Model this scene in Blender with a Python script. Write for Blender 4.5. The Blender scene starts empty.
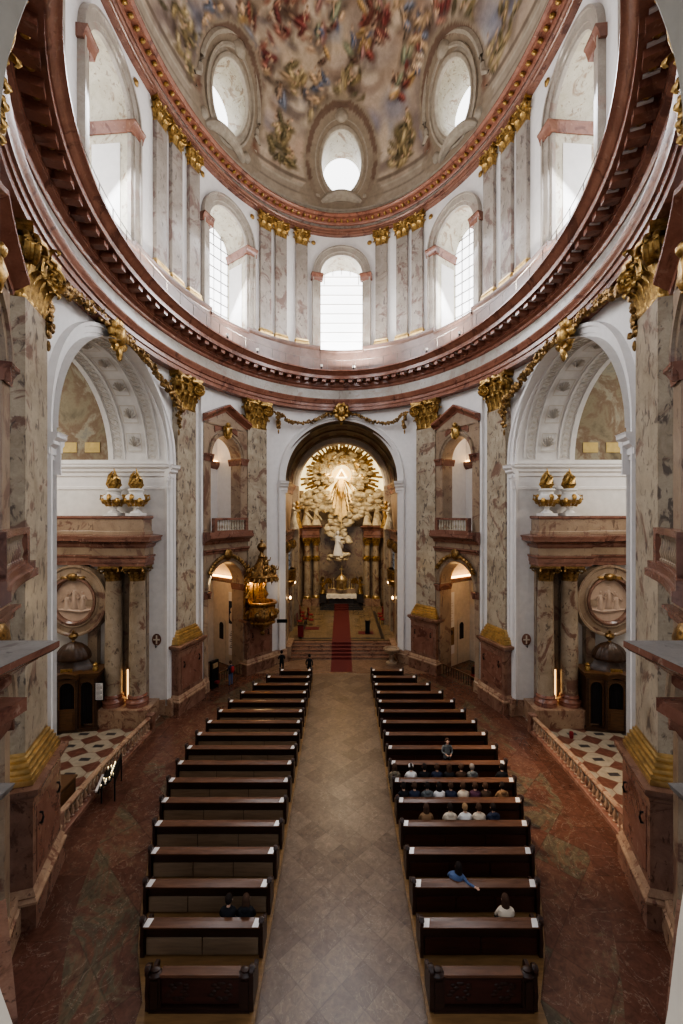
import bpy, bmesh, math, random
import numpy as np
from mathutils import Vector, Matrix
random.seed(7); rng = np.random.RandomState(11)
pi = math.pi
F, H, C = 423.0, 12.3, 20.25          # lens in pixels, eye height, depth of the oval's centre
col = bpy.context.scene.collection

# ------------------------------------------------------------------ materials
def lin(c):
    g = .3*c[0]+.59*c[1]+.11*c[2]; c = [v+(g-v)*.2 for v in c[:3]]
    return tuple(((v/255.)/12.92 if v/255. <= .04045 else ((v/255.+.055)/1.055)**2.4) for v in c[:3]) + (1.,)
class NT:
    def __init__(s, name):
        s.m = bpy.data.materials.new(name); s.m.use_nodes = True
        s.t = s.m.node_tree; s.t.nodes.clear()
        s.out = s.n('ShaderNodeOutputMaterial'); s.b = s.n('ShaderNodeBsdfPrincipled')
        s.l(s.b.outputs[0], s.out.inputs[0])
    def n(s, ty, **kw):
        nd = s.t.nodes.new(ty)
        for k, v in kw.items(): setattr(nd, k, v)
        return nd
    def l(s, a, b): s.t.links.new(a, b)
    def pos(s, scale=(1, 1, 1), rot=(0, 0, 0)):
        g = s.n('ShaderNodeNewGeometry'); mp = s.n('ShaderNodeMapping')
        mp.inputs['Scale'].default_value = scale; mp.inputs['Rotation'].default_value = rot
        s.l(g.outputs['Position'], mp.inputs['Vector']); return mp.outputs[0]
    def noise(s, vec, scale, detail=4, rough=.55, dist=0):
        n = s.n('ShaderNodeTexNoise'); n.inputs['Scale'].default_value = scale
        n.inputs['Detail'].default_value = detail; n.inputs['Roughness'].default_value = rough
        n.inputs['Distortion'].default_value = dist
        s.l(vec, n.inputs['Vector']); return n
    def ramp(s, fac, stops, interp='LINEAR'):
        r = s.n('ShaderNodeValToRGB'); e = r.color_ramp; e.interpolation = interp
        while len(e.elements) > 1: e.elements.remove(e.elements[0])
        e.elements[0].position = stops[0][0]; e.elements[0].color = stops[0][1]
        for p, c in stops[1:]:
            x = e.elements.new(p); x.color = c
        s.l(fac, r.inputs[0]); return r.outputs[0]
    def mix(s, fac, a, b, mode='MIX'):
        m = s.n('ShaderNodeMix', data_type='RGBA', blend_type=mode)
        for inp, v in ((m.inputs[0], fac), (m.inputs[6], a), (m.inputs[7], b)):
            if hasattr(v, 'links') or hasattr(v, 'is_linked'): s.l(v, inp)
            else: inp.default_value = v
        return m.outputs[2]
    def math(s, op, a, b=0.):
        m = s.n('ShaderNodeMath', operation=op)
        for i, v in enumerate((a, b)):
            if hasattr(v, 'is_linked'): s.l(v, m.inputs[i])
            else: m.inputs[i].default_value = v
        return m.outputs[0]
    def bump(s, h, strength=.3, dist=.02):
        b = s.n('ShaderNodeBump'); b.inputs['Strength'].default_value = strength; b.inputs['Distance'].default_value = dist
        s.l(h, b.inputs['Height']); s.l(b.outputs[0], s.b.inputs['Normal'])
    def fin(s, colr, rough=.5, metal=0., spec=.5):
        if hasattr(colr, 'is_linked'): s.l(colr, s.b.inputs['Base Color'])
        else: s.b.inputs['Base Color'].default_value = colr
        s.b.inputs['Roughness'].default_value = rough; s.b.inputs['Metallic'].default_value = metal
        s.b.inputs['Specular IOR Level'].default_value = spec
        return s.m
M = {}
def plain(name, c, rough=.6, metal=0., var=.06, spec=.4):
    t = NT(name); v = t.noise(t.pos(), 3, 3).outputs['Fac']
    a = lin(c); lo = tuple(x*(1-var*2) for x in a[:3])+(1,); hi = tuple(min(1, x*(1+var*2)) for x in a[:3])+(1,)
    M[name] = t.fin(t.ramp(v, [(.3, lo), (.7, hi)]), rough, metal, spec); return M[name]
def emit(name, c, st):
    t = NT(name); t.b.inputs['Emission Color'].default_value = lin(c); t.b.inputs['Emission Strength'].default_value = st
    M[name] = t.fin(lin(c), .6); return M[name]
def marble(name, base, light, blotch, fleck, scale=1., rough=.28, fl=.5, bl=.5):
    """mottled scagliola: cloudy ground, big reddish patches, small dark slanting flecks"""
    t = NT(name); p = t.pos()
    n1 = t.noise(p, .9*scale, 5, .6, .8).outputs['Fac']
    g = t.ramp(n1, [(.32, lin(base)), (.62, lin(light))])
    n2 = t.noise(p, .42*scale, 6, .65, 2.2).outputs['Fac']
    k2 = t.ramp(n2, [(.60-.12*bl, (0, 0, 0, 1)), (.66-.10*bl, (1, 1, 1, 1))])
    g = t.mix(k2, g, lin(blotch))
    p3 = t.pos((2.6*scale, 2.6*scale, 1.2*scale), (.5, .3, .4))
    n3 = t.noise(p3, 1.5, 3, .6, .6).outputs['Fac']
    k3 = t.ramp(n3, [(.66-.10*fl, (0, 0, 0, 1)), (.72-.08*fl, (.85, .85, .85, 1))])
    g = t.mix(k3, g, lin(fleck))
    n4 = t.noise(p, 14*scale, 3).outputs['Fac']
    g = t.mix(.12, g, t.ramp(n4, [(.35, (0.1, .08, .07, 1)), (.65, (1, 1, 1, 1))]), 'MULTIPLY')
    M[name] = t.fin(g, rough); return M[name]
marble('cream_mottled', (152, 136, 112), (184, 170, 146), (132, 100, 84), (88, 74, 68), 1.1, fl=.95, bl=.35)
marble('brown_mottled', (136, 114, 92), (160, 138, 112), (128, 92, 78), (92, 74, 68), 1.1, fl=.75, bl=.5)
marble('portal_marble', (142, 116, 92), (164, 140, 114), (120, 84, 68), (102, 78, 64), .9, fl=.45, bl=.4)
marble('column_marble', (150, 130, 104), (176, 156, 130), (126, 88, 70), (98, 80, 66), 1.3, fl=.7, bl=.45)
marble('drum_marble', (138, 128, 118), (160, 150, 140), (122, 98, 90), (92, 80, 78), 1.0, fl=.55, bl=.55)
marble('frame_marble', (150, 140, 128), (170, 160, 148), (160, 140, 128), (134, 118, 108), 1.2, fl=.4, bl=.3)
marble('frieze_marble', (152, 144, 132), (172, 164, 154), (156, 136, 124), (136, 124, 118), 1.0, fl=.5, bl=.3)
marble('reveal_marble', (176, 166, 142), (194, 186, 164), (152, 126, 100), (132, 112, 92), 1.5, fl=.6, bl=.4)
marble('red_marble', (122, 76, 60), (144, 96, 78), (104, 62, 50), (164, 128, 108), 1.2, rough=.22, fl=.25, bl=.5)
marble('deep_red_marble', (132, 76, 58), (154, 96, 74), (110, 62, 48), (160, 114, 92), 1.2, rough=.25, fl=.2, bl=.4)
marble('pedestal_marble', (122, 82, 66), (146, 106, 86), (104, 68, 54), (88, 60, 50), 1.6, rough=.22, fl=.6, bl=.4)
marble('drum_plinth', (102, 76, 66), (124, 98, 88), (122, 92, 82), (98, 82, 80), 1.0, fl=.5, bl=.5)
marble('plinth_marble', (150, 112, 88), (176, 142, 112), (132, 88, 70), (112, 76, 64), 1.8, rough=.25, fl=.5, bl=.5)
marble('ledge_stone', (122, 116, 112), (142, 136, 130), (112, 100, 96), (96, 88, 86), 1., rough=.7, fl=.3, bl=.3)
plain('white_wall', (222, 219, 217), .7, var=.02); plain('white_stucco', (214, 211, 207), .75, var=.03)
plain('cream_wall', (206, 190, 168), .7, var=.04); plain('dome_stone', (168, 156, 138), .7, var=.08)
plain('grey_stucco', (196, 188, 176), .8, var=.04); plain('dark_void', (26, 22, 22), .8)
plain('loft_stucco', (150, 142, 128), .8, var=.04)
plain('gold_flat', (206, 170, 104), .36, .8, .14); plain('painted_gold', (196, 166, 92), .8); plain('rail_grey', (120, 112, 106), .5)
def gold(name, a, b, scale=6.):
    t = NT(name); p = t.pos(); n = t.noise(p, scale, 5, .65).outputs['Fac']
    g = t.ramp(n, [(.32, lin(b)), (.58, lin(a))]); t.bump(n, .5, .03); M[name] = t.fin(g, .36, .8)
gold('gold', (196, 154, 80), (96, 66, 28)); gold('old_gold', (160, 122, 66), (70, 46, 24), 7.)
gold('pulpit_gold', (176, 128, 66), (62, 38, 20), 5.); gold('pale_gold', (238, 214, 160), (176, 132, 66), 3.)
t = NT('cloud_stucco'); n = t.noise(t.pos(), 1.6, 5).outputs['Fac']; t.bump(n, .6, .1)
M['cloud_stucco'] = t.fin(t.ramp(n, [(.3, lin((150, 122, 78))), (.55, lin((212, 196, 160)))]), .6)
def wood(name, a, b, rough=.35, scale=1.):
    t = NT(name); p = t.pos((1*scale, 9*scale, 9*scale)); n = t.noise(p, 1.3, 5, .6, .5).outputs['Fac']
    M[name] = t.fin(t.ramp(n, [(.3, lin(a)), (.7, lin(b))]), rough)
wood('pew_dark', (44, 24, 17), (62, 35, 24)); wood('pew_rail', (84, 50, 33), (116, 74, 50), .25)
wood('pew_seat', (92, 66, 44), (116, 86, 58), .4); wood('kneeler_wood_lit', (128, 102, 76), (150, 122, 92), .6)
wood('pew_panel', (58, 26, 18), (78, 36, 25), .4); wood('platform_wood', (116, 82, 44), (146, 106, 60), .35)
wood('confessional_wood', (48, 30, 18), (78, 48, 26), .4); wood('inlay_wood', (78, 48, 24), (108, 70, 36), .4)
plain('curtain', (40, 34, 36), .9); plain('pale_plate', (235, 228, 222), .25, .1)
plain('vault_red', (96, 58, 46), .85, var=.12); plain('vault_paint', (112, 92, 70), .8, var=.1); plain('iron', (28, 28, 30), .5, .5); plain('red_cloth', (128, 26, 30), .85); plain('white_cloth', (236, 228, 210), .7)
plain('black_stone', (54, 48, 46), .35); plain('relief_stone', (190, 162, 140), .7, var=.05)
emit('window_light', (250, 252, 255), 2.4); emit('panel_light', (236, 240, 250), .55); emit('cove_light', (255, 190, 104), 8.)
emit('niche_glow', (255, 190, 104), 2.2); emit('lamp_glow', (255, 206, 140), 9.); emit('candle_flame', (255, 220, 150), 6.); emit('gloria_glow', (255, 232, 160), 1.1)
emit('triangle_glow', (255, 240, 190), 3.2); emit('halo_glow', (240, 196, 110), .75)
# floors: diagonal slabs with a tint of their own each
def slabs(name, size, rot, cols, grout, rough=.2, warp=.5, blot=None, gw=.012, gk=.5):
    t = NT(name); p = t.pos((1/size, 1/size, 1/size), (0, 0, rot))
    v = t.n('ShaderNodeTexVoronoi', feature='F1', distance='CHEBYCHEV'); v.inputs['Randomness'].default_value = 0
    v.inputs['Scale'].default_value = 1; t.l(p, v.inputs['Vector'])
    sep = t.n('ShaderNodeSeparateColor'); t.l(v.outputs['Color'], sep.inputs[0])
    r = sep.outputs[0]
    n = t.noise(t.pos(), .9, 6, .65, 1.5).outputs['Fac']
    f = t.math('ADD', t.math('MULTIPLY', r, 1-warp), t.math('MULTIPLY', n, warp))
    k = len(cols); g = t.ramp(f, [(.22+.56*i/(k-1), lin(c)) for i, c in enumerate(cols)])
    if blot:
        n2 = t.noise(p, .55, 6, .7, 2.5).outputs['Fac']
        f2 = t.math('ADD', t.math('MULTIPLY', sep.outputs[1], .22), t.math('MULTIPLY', n2, .78))
        for c, a in blot:
            g = t.mix(t.ramp(f2, [(a-.02, (0, 0, 0, 1)), (a+.06, (.8, .8, .8, 1))]), g, lin(c))
    vn = t.noise(t.pos((.5, .5, .5), (0, 0, rot+.4)), 1.6, 5, .6, 2.).outputs['Fac']
    g = t.mix(t.ramp(vn, [(.492, (0, 0, 0, 1)), (.5, (.35, .35, .35, 1)), (.508, (0, 0, 0, 1))]), g, lin((176, 158, 136)))
    n4 = t.noise(t.pos(), 5., 4, .7, 1.).outputs['Fac']
    g = t.mix(.6, g, t.ramp(n4, [(.3, (.45, .45, .45, 1)), (.7, (1.3, 1.3, 1.3, 1))]), 'MULTIPLY')
    e = t.ramp(v.outputs['Distance'], [(.5-gw*3, (1, 1, 1, 1)), (.5-gw, (gk, gk, gk, 1))])
    g = t.mix(1., g, e, 'MULTIPLY')
    M[name] = t.fin(g, rough); t.bump(n4, .04, .02)
slabs('aisle_stone', .82, pi/4, [(98, 74, 58), (116, 92, 74), (128, 104, 84), (104, 80, 64)], 0, .3, .55, gw=.008, gk=.78)
slabs('ambulatory_stone', 1.5, .75, [(80, 44, 34), (98, 58, 44), (112, 72, 54), (84, 48, 38)], 0, .26, .75, [((112, 96, 70), .51), ((66, 68, 54), .55), ((108, 62, 44), .60)], gw=.006, gk=.75)
slabs('border_stone', 2.2, 0., [(86, 50, 38), (104, 62, 46), (92, 54, 42)], 0, .25, .5, gw=.005, gk=.8)
slabs('crossing_stone', 1.1, pi/4, [(124, 92, 70), (142, 108, 84), (112, 82, 64)], 0, .25, .5, gw=.01, gk=.75)
slabs('choir_stone', .55, 0., [(134, 108, 74), (160, 130, 92), (146, 118, 82)], 0, .25, .5, gw=.03, gk=.6)
# chapel paving: cream octagons with dark oblong centres between red squares
t = NT('chapel_paving'); p = t.pos((1/1.5, 1/1.2, 1), (0, 0, 0))
v = t.n('ShaderNodeVectorMath', operation='FRACTION'); t.l(p, v.inputs[0])
s = t.n('ShaderNodeSeparateXYZ'); t.l(v.outputs[0], s.inputs[0])
ax = t.math('ABSOLUTE', t.math('SUBTRACT', s.outputs[0], .5)); ay = t.math('ABSOLUTE', t.math('SUBTRACT', s.outputs[1], .5))
dia = t.math('ADD', ax, ay)
g = t.mix(t.ramp(dia, [(.60, (0, 0, 0, 1)), (.61, (1, 1, 1, 1))]), lin((156, 142, 120)), lin((108, 64, 50)))
g = t.mix(t.ramp(t.math('MAXIMUM', ax, ay), [(.485, (0, 0, 0, 1)), (.49, (1, 1, 1, 1))]), g, lin((126, 84, 66)))
inn = t.math('ADD', t.math('MULTIPLY', t.math('GREATER_THAN', .17, ax), t.math('GREATER_THAN', .11, ay)), 0)
g = t.mix(inn, g, lin((66, 60, 60)))
nn = t.noise(t.pos(), 4, 4).outputs['Fac']; g = t.mix(.4, g, t.ramp(nn, [(.3, (.5, .5, .5, 1)), (.7, (1.2, 1.2, 1.2, 1))]), 'MULTIPLY')
M['chapel_paving'] = t.fin(g, .3)
t = NT('carpet_red'); n = t.noise(t.pos(), 30, 3).outputs['Fac']
M['carpet_red'] = t.fin(t.ramp(n, [(.3, lin((92, 26, 26))), (.7, lin((116, 38, 36)))]), .95)
# painted surfaces take their colours from the mesh
t = NT('fresco'); a = t.n('ShaderNodeAttribute', attribute_name='paint'); n = t.noise(t.pos(), 1.6, 6, .7, .3).outputs['Fac']
g = t.mix(.4, a.outputs['Color'], t.ramp(n, [(.3, (.5, .48, .46, 1)), (.7, (1.35, 1.33, 1.3, 1))]), 'MULTIPLY')
M['fresco'] = t.fin(g, .85, spec=.1)
t = NT('chapel_fresco'); p = t.pos(); n = t.noise(p, .5, 6, .65, .4).outputs['Fac']
g = t.ramp(n, [(.3, lin((98, 86, 64))), (.42, lin((132, 118, 90))), (.5, lin((118, 92, 68))), (.58, lin((146, 136, 112))), (.7, lin((112, 112, 104)))])
M['chapel_fresco'] = t.fin(g, .85)
# ------------------------------------------------------------------ the oval
A, B = 16.4, 11.2
_th = np.linspace(0, 2*pi, 7201)
_dx, _dy = B*np.cos(_th), -A*np.sin(_th)
_S = np.concatenate([[0], np.cumsum(np.hypot(np.diff(B*np.sin(_th)), np.diff(A*np.cos(_th))))])
LEN = float(_S[-1]); Q = LEN/4
def ang(s): return float(np.interp(s % LEN, _S, _th))
def E(s, off=0., z=0.):
    """a point of the oval: s metres along the wall from the altar end, off metres inward, z up"""
    t = ang(s); x, y = B*math.sin(t), A*math.cos(t)
    nx, ny = x/B**2, y/A**2; l = math.hypot(nx, ny)
    return Vector((x-off*nx/l, C+y-off*ny/l, z))
def Erot(s):
    t = ang(s); nx, ny = math.sin(t)/B, math.cos(t)/A
    return math.atan2(ny, nx)+pi/2          # local -y ... local +y looks into the room
def s_at(px, off=0.):
    """how far round the far right quarter a sight line at this picture column meets the wall"""
    r = abs(px-341.5)/F; lo, hi = 0., Q*1.5
    for _ in range(50):
        m = (lo+hi)/2; v = E(m, off)
        if v.x/v.y < r: lo = m
        else: hi = m
    return lo
ident = lambda x, y, z: Vector((x, y, z))
class MB:
    def __init__(s, fn=ident): s.v = []; s.f = []; s.mi = []; s.fn = fn; s.cur = 0
    def add(s, vs, fs):
        b = len(s.v); s.v += [s.fn(*v) for v in vs]; s.f += [tuple(i+b for i in f) for f in fs]; s.mi += [s.cur]*len(fs); return s
    def box(s, x0, x1, y0, y1, z0, z1, n=1):
        """n = slices along x, so that long boxes follow the curve of the wall"""
        vs, fs = [], []
        for i in range(n+1):
            x = x0+(x1-x0)*i/n; vs += [(x, y0, z0), (x, y1, z0), (x, y1, z1), (x, y0, z1)]
        for i in range(n):
            a = 4*i
            for j in range(4): fs.append((a+j, a+(j+1) % 4, a+4+(j+1) % 4, a+4+j))
        fs += [(3, 2, 1, 0), (4*n, 4*n+1, 4*n+2, 4*n+3)]
        return s.add(vs, fs)
    def obox(s, c, size, rz=0., rx=0.):
        m = Matrix.Rotation(rz, 3, 'Z') @ Matrix.Rotation(rx, 3, 'X'); vs = []
        for k in range(8):
            d = Vector(((k & 1)-.5, ((k >> 1) & 1)-.5, ((k >> 2) & 1)-.5))
            q = m @ Vector((d.x*size[0], d.y*size[1], d.z*size[2])); vs.append((c[0]+q.x, c[1]+q.y, c[2]+q.z))
        return s.add(vs, [(0, 2, 3, 1), (4, 5, 7, 6), (0, 1, 5, 4), (2, 6, 7, 3), (0, 4, 6, 2), (1, 3, 7, 5)])
    def grid(s, pts, closeu=False, closev=False, caps=False):
        """pts[i][j] rows of points"""
        nu, nv = len(pts), len(pts[0]); vs = [p for r in pts for p in r]; fs = []
        for i in range(nu if closeu else nu-1):
            for j in range(nv if closev else nv-1):
                a, b = i*nv+j, i*nv+(j+1) % nv; c, d = ((i+1) % nu)*nv+(j+1) % nv, ((i+1) % nu)*nv+j
                fs.append((a, b, c, d))
        if caps: fs += [tuple(range(nv)), tuple(reversed(range((nu-1)*nv, nu*nv)))]
        return s.add(vs, fs)
    def lathe(s, prof, c=(0, 0, 0), n=12, a0=0., a1=2*pi, sx=1., sy=1., caps=True):
        full = abs(a1-a0-2*pi) < 1e-6; k = n if full else n+1; pts = []
        for i in range(k):
            a = a0+(a1-a0)*i/n; pts.append([(c[0]+r*sx*math.cos(a), c[1]+r*sy*math.sin(a), c[2]+z) for r, z in prof])
        s.grid(pts, closeu=full)
        return s
    def tube(s, path, r, n=6, sx=1.):
        pts = []; P = [Vector(p) for p in path]
        for i, p in enumerate(P):
            d = (P[min(i+1, len(P)-1)]-P[max(i-1, 0)]).normalized()
            u = d.cross(Vector((0, 0, 1)));  u = Vector((1, 0, 0)) if u.length < 1e-3 else u.normalized()
            w = d.cross(u).normalized(); rr = r[i] if isinstance(r, (list, tuple)) else r
            pts.append([tuple(p+u*rr*sx*math.cos(2*pi*k/n)+w*rr*math.sin(2*pi*k/n)) for k in range(n)])
        return s.grid(pts, closev=True, caps=True)
    def sweep(s, x0, x1, prof, ds=.45):
        """closed profile of (off, z) run along the frame's first coordinate"""
        n = max(1, int(abs(x1-x0)/ds+.5)); pts = [[(x0+(x1-x0)*i/n, o, z) for o, z in prof] for i in range(n+1)]
        return s.grid(pts, closev=True, caps=True)
    def ring(s, prof, n=192):
        return s.grid([[(LEN*i/n, o, z) for o, z in prof] for i in range(n)], closeu=True, closev=True)
    def arch(s, c, zc, prof, a0=0., a1=pi, n=24, ry=1., legs=None):
        """closed profile of (radius, off) swept round an arch; legs = z the arch runs down to"""
        path = []
        if legs is not None: path.append((0., legs, 0))
        for i in range(n+1): path.append((a0+(a1-a0)*i/n, None, 0))
        if legs is not None: path.append((pi, legs, 0))
        pts = []
        for a, zl, _ in path:
            pts.append([(c+r*math.cos(a), o, (zl if zl is not None else zc+r*ry*math.sin(a))) for r, o in prof])
        return s.grid(pts, closev=True, caps=True)
    def blob(s, c, r, n=6, m=4, jit=0.):
        pts = []
        for i in range(n):
            a = 2*pi*i/n
            pts.append([(c[0]+r[0]*math.sin(b)*math.cos(a)*(1+jit*random.uniform(-1, 1)), c[1]+r[1]*math.sin(b)*math.sin(a)*(1+jit*random.uniform(-1, 1)), c[2]+r[2]*math.cos(b)) for b in [pi*(j+.02)/(m+.04) for j in range(m+1)]])
        return s.grid(pts, closeu=True)
    def build(s, name, mat, parent=None, smooth=True, origin=None, sharp=40):
        vs = s.v
        if parent is None:
            if origin is None:
                a = np.array([tuple(v) for v in vs]); origin = Vector(((a[:, 0].min()+a[:, 0].max())/2, (a[:, 1].min()+a[:, 1].max())/2, a[:, 2].min()))
            inv = Matrix.Translation(-Vector(origin))
        else: inv = ROOT[parent.name].inverted()
        me = bpy.data.meshes.new(name); me.from_pydata([tuple(inv @ Vector(v)) for v in vs], [], s.f)
        for m in (mat if isinstance(mat, (list, tuple)) else [mat]): me.materials.append(M[m])
        if any(s.mi): me.polygons.foreach_set('material_index', s.mi)
        bm = bmesh.new(); bm.from_mesh(me); bmesh.ops.remove_doubles(bm, verts=bm.verts, dist=1e-5)
        bmesh.ops.recalc_face_normals(bm, faces=bm.faces); bm.to_mesh(me); bm.free()
        if smooth:
            me.shade_smooth(); me.set_sharp_from_angle(angle=math.radians(sharp))
        o = bpy.data.objects.new(name, me); col.objects.link(o)
        if parent is None: o.location = origin; ROOT[o.name] = Matrix.Translation(Vector(origin))
        else: adopt(o, parent); ROOT[o.name] = ROOT[parent.name]
        return o
ROOT = {}
def tag(o, label=None, cat=None, group=None, kind=None):
    if label: o['label'] = label
    if cat: o['category'] = cat
    if group: o['group'] = group
    if kind: o['kind'] = kind
    return o
def thing(name, label, cat, loc=(0, 0, 0), rz=0., group=None):
    o = bpy.data.objects.new(name, None); o.empty_display_size = .1; col.objects.link(o)
    o.location = loc; o.rotation_euler = (0, 0, rz)
    ROOT[o.name] = Matrix.Translation(Vector(loc)) @ Matrix.Rotation(rz, 4, 'Z'); return tag(o, label, cat, group)
KIDS = {}
def kids(o): return KIDS.get(o.name, [])
def adopt(c, o): c.parent = o; KIDS.setdefault(o.name, []).append(c)
def dup(root, loc, rz=0., label=None, group=None, parts=None, sc=None):
    r = root.copy(); col.objects.link(r); r.location = loc; r.rotation_euler = (0, 0, rz)
    if sc: r.scale = sc
    if label: r['label'] = label
    if group: r['group'] = group
    for ch in (parts if parts is not None else kids(root)):
        c = ch.copy(); col.objects.link(c); adopt(c, r)
        for g in kids(ch):
            d = g.copy(); col.objects.link(d); adopt(d, c)
    return r
def struct(o): o['kind'] = 'structure'; return o
def local(loc, rz):
    """frame standing at loc, turned by rz: x along, y outward from its back, z up"""
    m = Matrix.Translation(Vector(loc)) @ Matrix.Rotation(rz, 4, 'Z')
    return lambda x, y, z: m @ Vector((x, y, z))
def wall(mb, x0, x1, z0, z1, opens, ds=.5, off=0.):
    """wall sheet with arched openings (centre, half width, sill, spring, rise) in the frame's first coordinate"""
    xs = set(np.linspace(x0, x1, max(2, int((x1-x0)/ds)+1)).tolist())
    for (c, h, zs, zp, ri) in opens:
        xs = {x for x in xs if not (c-h < x < c+h)}
        xs |= {c+h*math.cos(pi*i/20) for i in range(21)}
    xs = sorted(xs)
    ys = None
    def col_at(x, mid):
        iv = [(z0, z1)]; out = []
        for (c, h, zs, zp, ri) in sorted(opens, key=lambda o: o[2]):
            if c-h < mid < c+h:
                u = max(0., 1-((x-c)/h)**2); out.append((zs, zp+ri*math.sqrt(u)))
        cuts = [z0]; [cuts.extend(o) for o in out]; cuts.append(z1)
        return cuts
    for a, b in zip(xs[:-1], xs[1:]):
        if b-a < 1e-6: continue
        ca, cb = col_at(a, (a+b)/2), col_at(b, (a+b)/2)
        for k in range(0, len(ca), 2):
            if max(ca[k+1]-ca[k], cb[k+1]-cb[k]) < 1e-4: continue
            mb.add([(a, off, ca[k]), (b, off, cb[k]), (b, off, cb[k+1]), (a, off, ca[k+1])], [(0, 1, 2, 3)])
def outline(c, h, zs, zp, ri, n=20, sill=False):
    p = [(c+h, zs)]+[(c+h*math.cos(pi*i/n), zp+ri*math.sin(pi*i/n)) for i in range(n+1)]+[(c-h, zs)]
    return p+[(c+h, zs)] if sill else p
def reveal(mb, c, h, zs, zp, ri, o0, o1, sill=True, n=20):
    mb.grid([[(x, o0, z), (x, o1, z)] for x, z in outline(c, h, zs, zp, ri, n, sill)])
# ------------------------------------------------------------------ shell of the nave
def mir(s): return LEN/2-s
z_ring = 20.95
s_mid = s_at(341.5+(341.5-341.5)) if 0 else None
def s_of(fn):
    lo, hi = 0., Q
    for _ in range(50):
        m = (lo+hi)/2
        if fn(E(m)) < 0: lo = m
        else: hi = m
    return lo
s_mid = s_of(lambda v: -(v.y-(C+6.75))); s_far = s_of(lambda v: v.x-6.85)
d0, d1 = s_at(441.2, .15), s_at(476.4, .15); dc, dh = (d0+d1)/2, (d1-d0)/2
ARCH_N = (0., 5.0, 0., 14.85, 5.0); S_R = 5.0; QA = Q-.3
for side, sg in (('right', 1), ('left', -1)):
    mb = MB(E); o = []
    for s in (sg*dc, sg*mir(dc)): o += [(s, dh, .0, 6.96, dh), (s, 1.5, 10.95, 16.2, 1.6)]
    o += [(sg*QA, S_R, 0, 15.4, S_R)]
    xs = sorted((sg*5.0, sg*(LEN/2-4.85)))
    wall(mb, xs[0], xs[1], 0, 24.0, o)
    struct(mb.build('wall_'+side, 'white_wall', smooth=False))
mb = MB(E)
mb.arch(0, 14.85, [(5.0, 0), (7, 0)], n=2); mb = MB(E)
wall(mb, -5.0, 5.0, 14.85, 24., [(0, 5.0, 14.85, 14.85, 5.0)]); struct(mb.build('wall_altar', 'white_wall', smooth=False))
mb = MB(E); wall(mb, LEN/2-4.85, LEN/2+4.85, 17., 24., [(LEN/2, 4.85, 17., 17., 3.95)], off=0)
struct(mb.build('wall_loft', 'loft_stucco'))
mb = MB(lambda r, o, z: Vector((r, 5.2+o, z)))
mb.arch(0, 16.96, [(4.2, 0), (4.2, -.5), (4.34, -.5), (4.36, -.05), (4.5, -.08), (4.55, -.02), (5.15, -.02), (5.2, -.1), (5.35, -.1), (5.4, 0), (6.2, .02), (6.2, .1), (4.3, .1)], n=40, legs=15.2)
struct(mb.build('trim_40', 'loft_stucco'))
mb = MB(lambda r, o, z: Vector((r, 5.2+o, z)))
for i in range(17):
    a = pi*(i+.5)/17; mb.tube([((4.85+.18*math.cos(q))*math.cos(a+.05*math.sin(q)), -.04, 16.96+(4.85+.18*math.cos(q))*math.sin(a+.05*math.sin(q))) for q in np.linspace(0, 6.0, 12)], .03, 5)
struct(mb.build('trim_41', 'loft_stucco'))
# archivolts and imposts of the big arches
k = 0
def archivolt(c, h, zc, w, mat='white_wall', legs=.6, pr=.22):
    global k; k += 1
    mb = MB(E); mb.arch(c, zc, [(h, -.05), (h, pr*.5), (h+w*.3, pr*.55), (h+w*.33, pr*.8), (h+w*.7, pr*.85), (h+w*.75, pr*1.25), (h+w, pr*1.3), (h+w, -.05)], n=36, legs=legs)
    return struct(mb.build('trim_%d' % k, mat))
archivolt(0, 5.0, 14.85, .68); archivolt(QA, S_R, 15.4, .62); archivolt(-QA, S_R, 15.4, .62)
impost = [(-.1, -.95), (.10, -.95), (.10, -.80), (.16, -.78), (.16, -.55), (.30, -.42), (.30, -.30), (.42, -.18), (.42, -.05), (.46, 0), (-.1, 0)]
def impost_band(mb, a, b, z, off0=0., sc=1.): mb.sweep(a, b, [(off0+o*sc, z+q*sc) for o, q in impost], .5)
mb = MB(E)
for c, h, z in ((0, 5.0, 14.85), (QA, S_R, 15.15), (-QA, S_R, 15.15)):
    for sg in (-1, 1):
        a, b = sorted((c+sg*(h-.12), c+sg*(h+.72))); impost_band(mb, a, b, z, .1)
struct(mb.build('trim_10', 'white_wall'))
# dado: marble skirting along the wall foot
mb = MB(E)
for sg in (1, -1):
    for a, b in ((5.0, dc-dh), (dc+dh, QA-S_R), (QA+S_R, mir(dc+dh)), (mir(dc-dh), LEN/2-4.5)):
        mb.sweep(sg*a, sg*b, [(-.05, 0), (.42, 0), (.42, .7), (.36, .75), (.34, .95), (.3, 1.0), (-.05, 1.0)])
struct(mb.build('baseboard_nave', 'plinth_marble'))

# the great ring entablature and its gallery
tr = thing('trim_20', None, None, (0, C, 21)); struct(tr)
MB(E).ring([(-.1, z_ring), (.55, z_ring), (.55, z_ring+.26), (.62, z_ring+.28), (.62, z_ring+.52), (.70, z_ring+.55), (.74, z_ring+.7), (.84, z_ring+.82), (.84, z_ring+.9), (.55, z_ring+.93), (-.1, z_ring+.93)]).build('architrave', 'deep_red_marble', tr)
MB(E).ring([(-.1, 21.8), (.52, 21.8), (.52, 22.72), (-.1, 22.72)]).build('frieze', 'frieze_marble', tr)
MB(E).ring([(-.1, 22.68), (.56, 22.68), (.62, 22.78), (.62, 22.86), (.78, 22.96), (.78, 23.02), (.82, 23.04), (.82, 23.36), (1.50, 23.36), (1.50, 23.62), (1.56, 23.64), (1.66, 23.80), (1.78, 23.86), (1.85, 23.9), (1.85, 24.0), (1.2, 24.08), (-.1, 24.1)]).build('cornice', 'deep_red_marble', tr)
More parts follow.
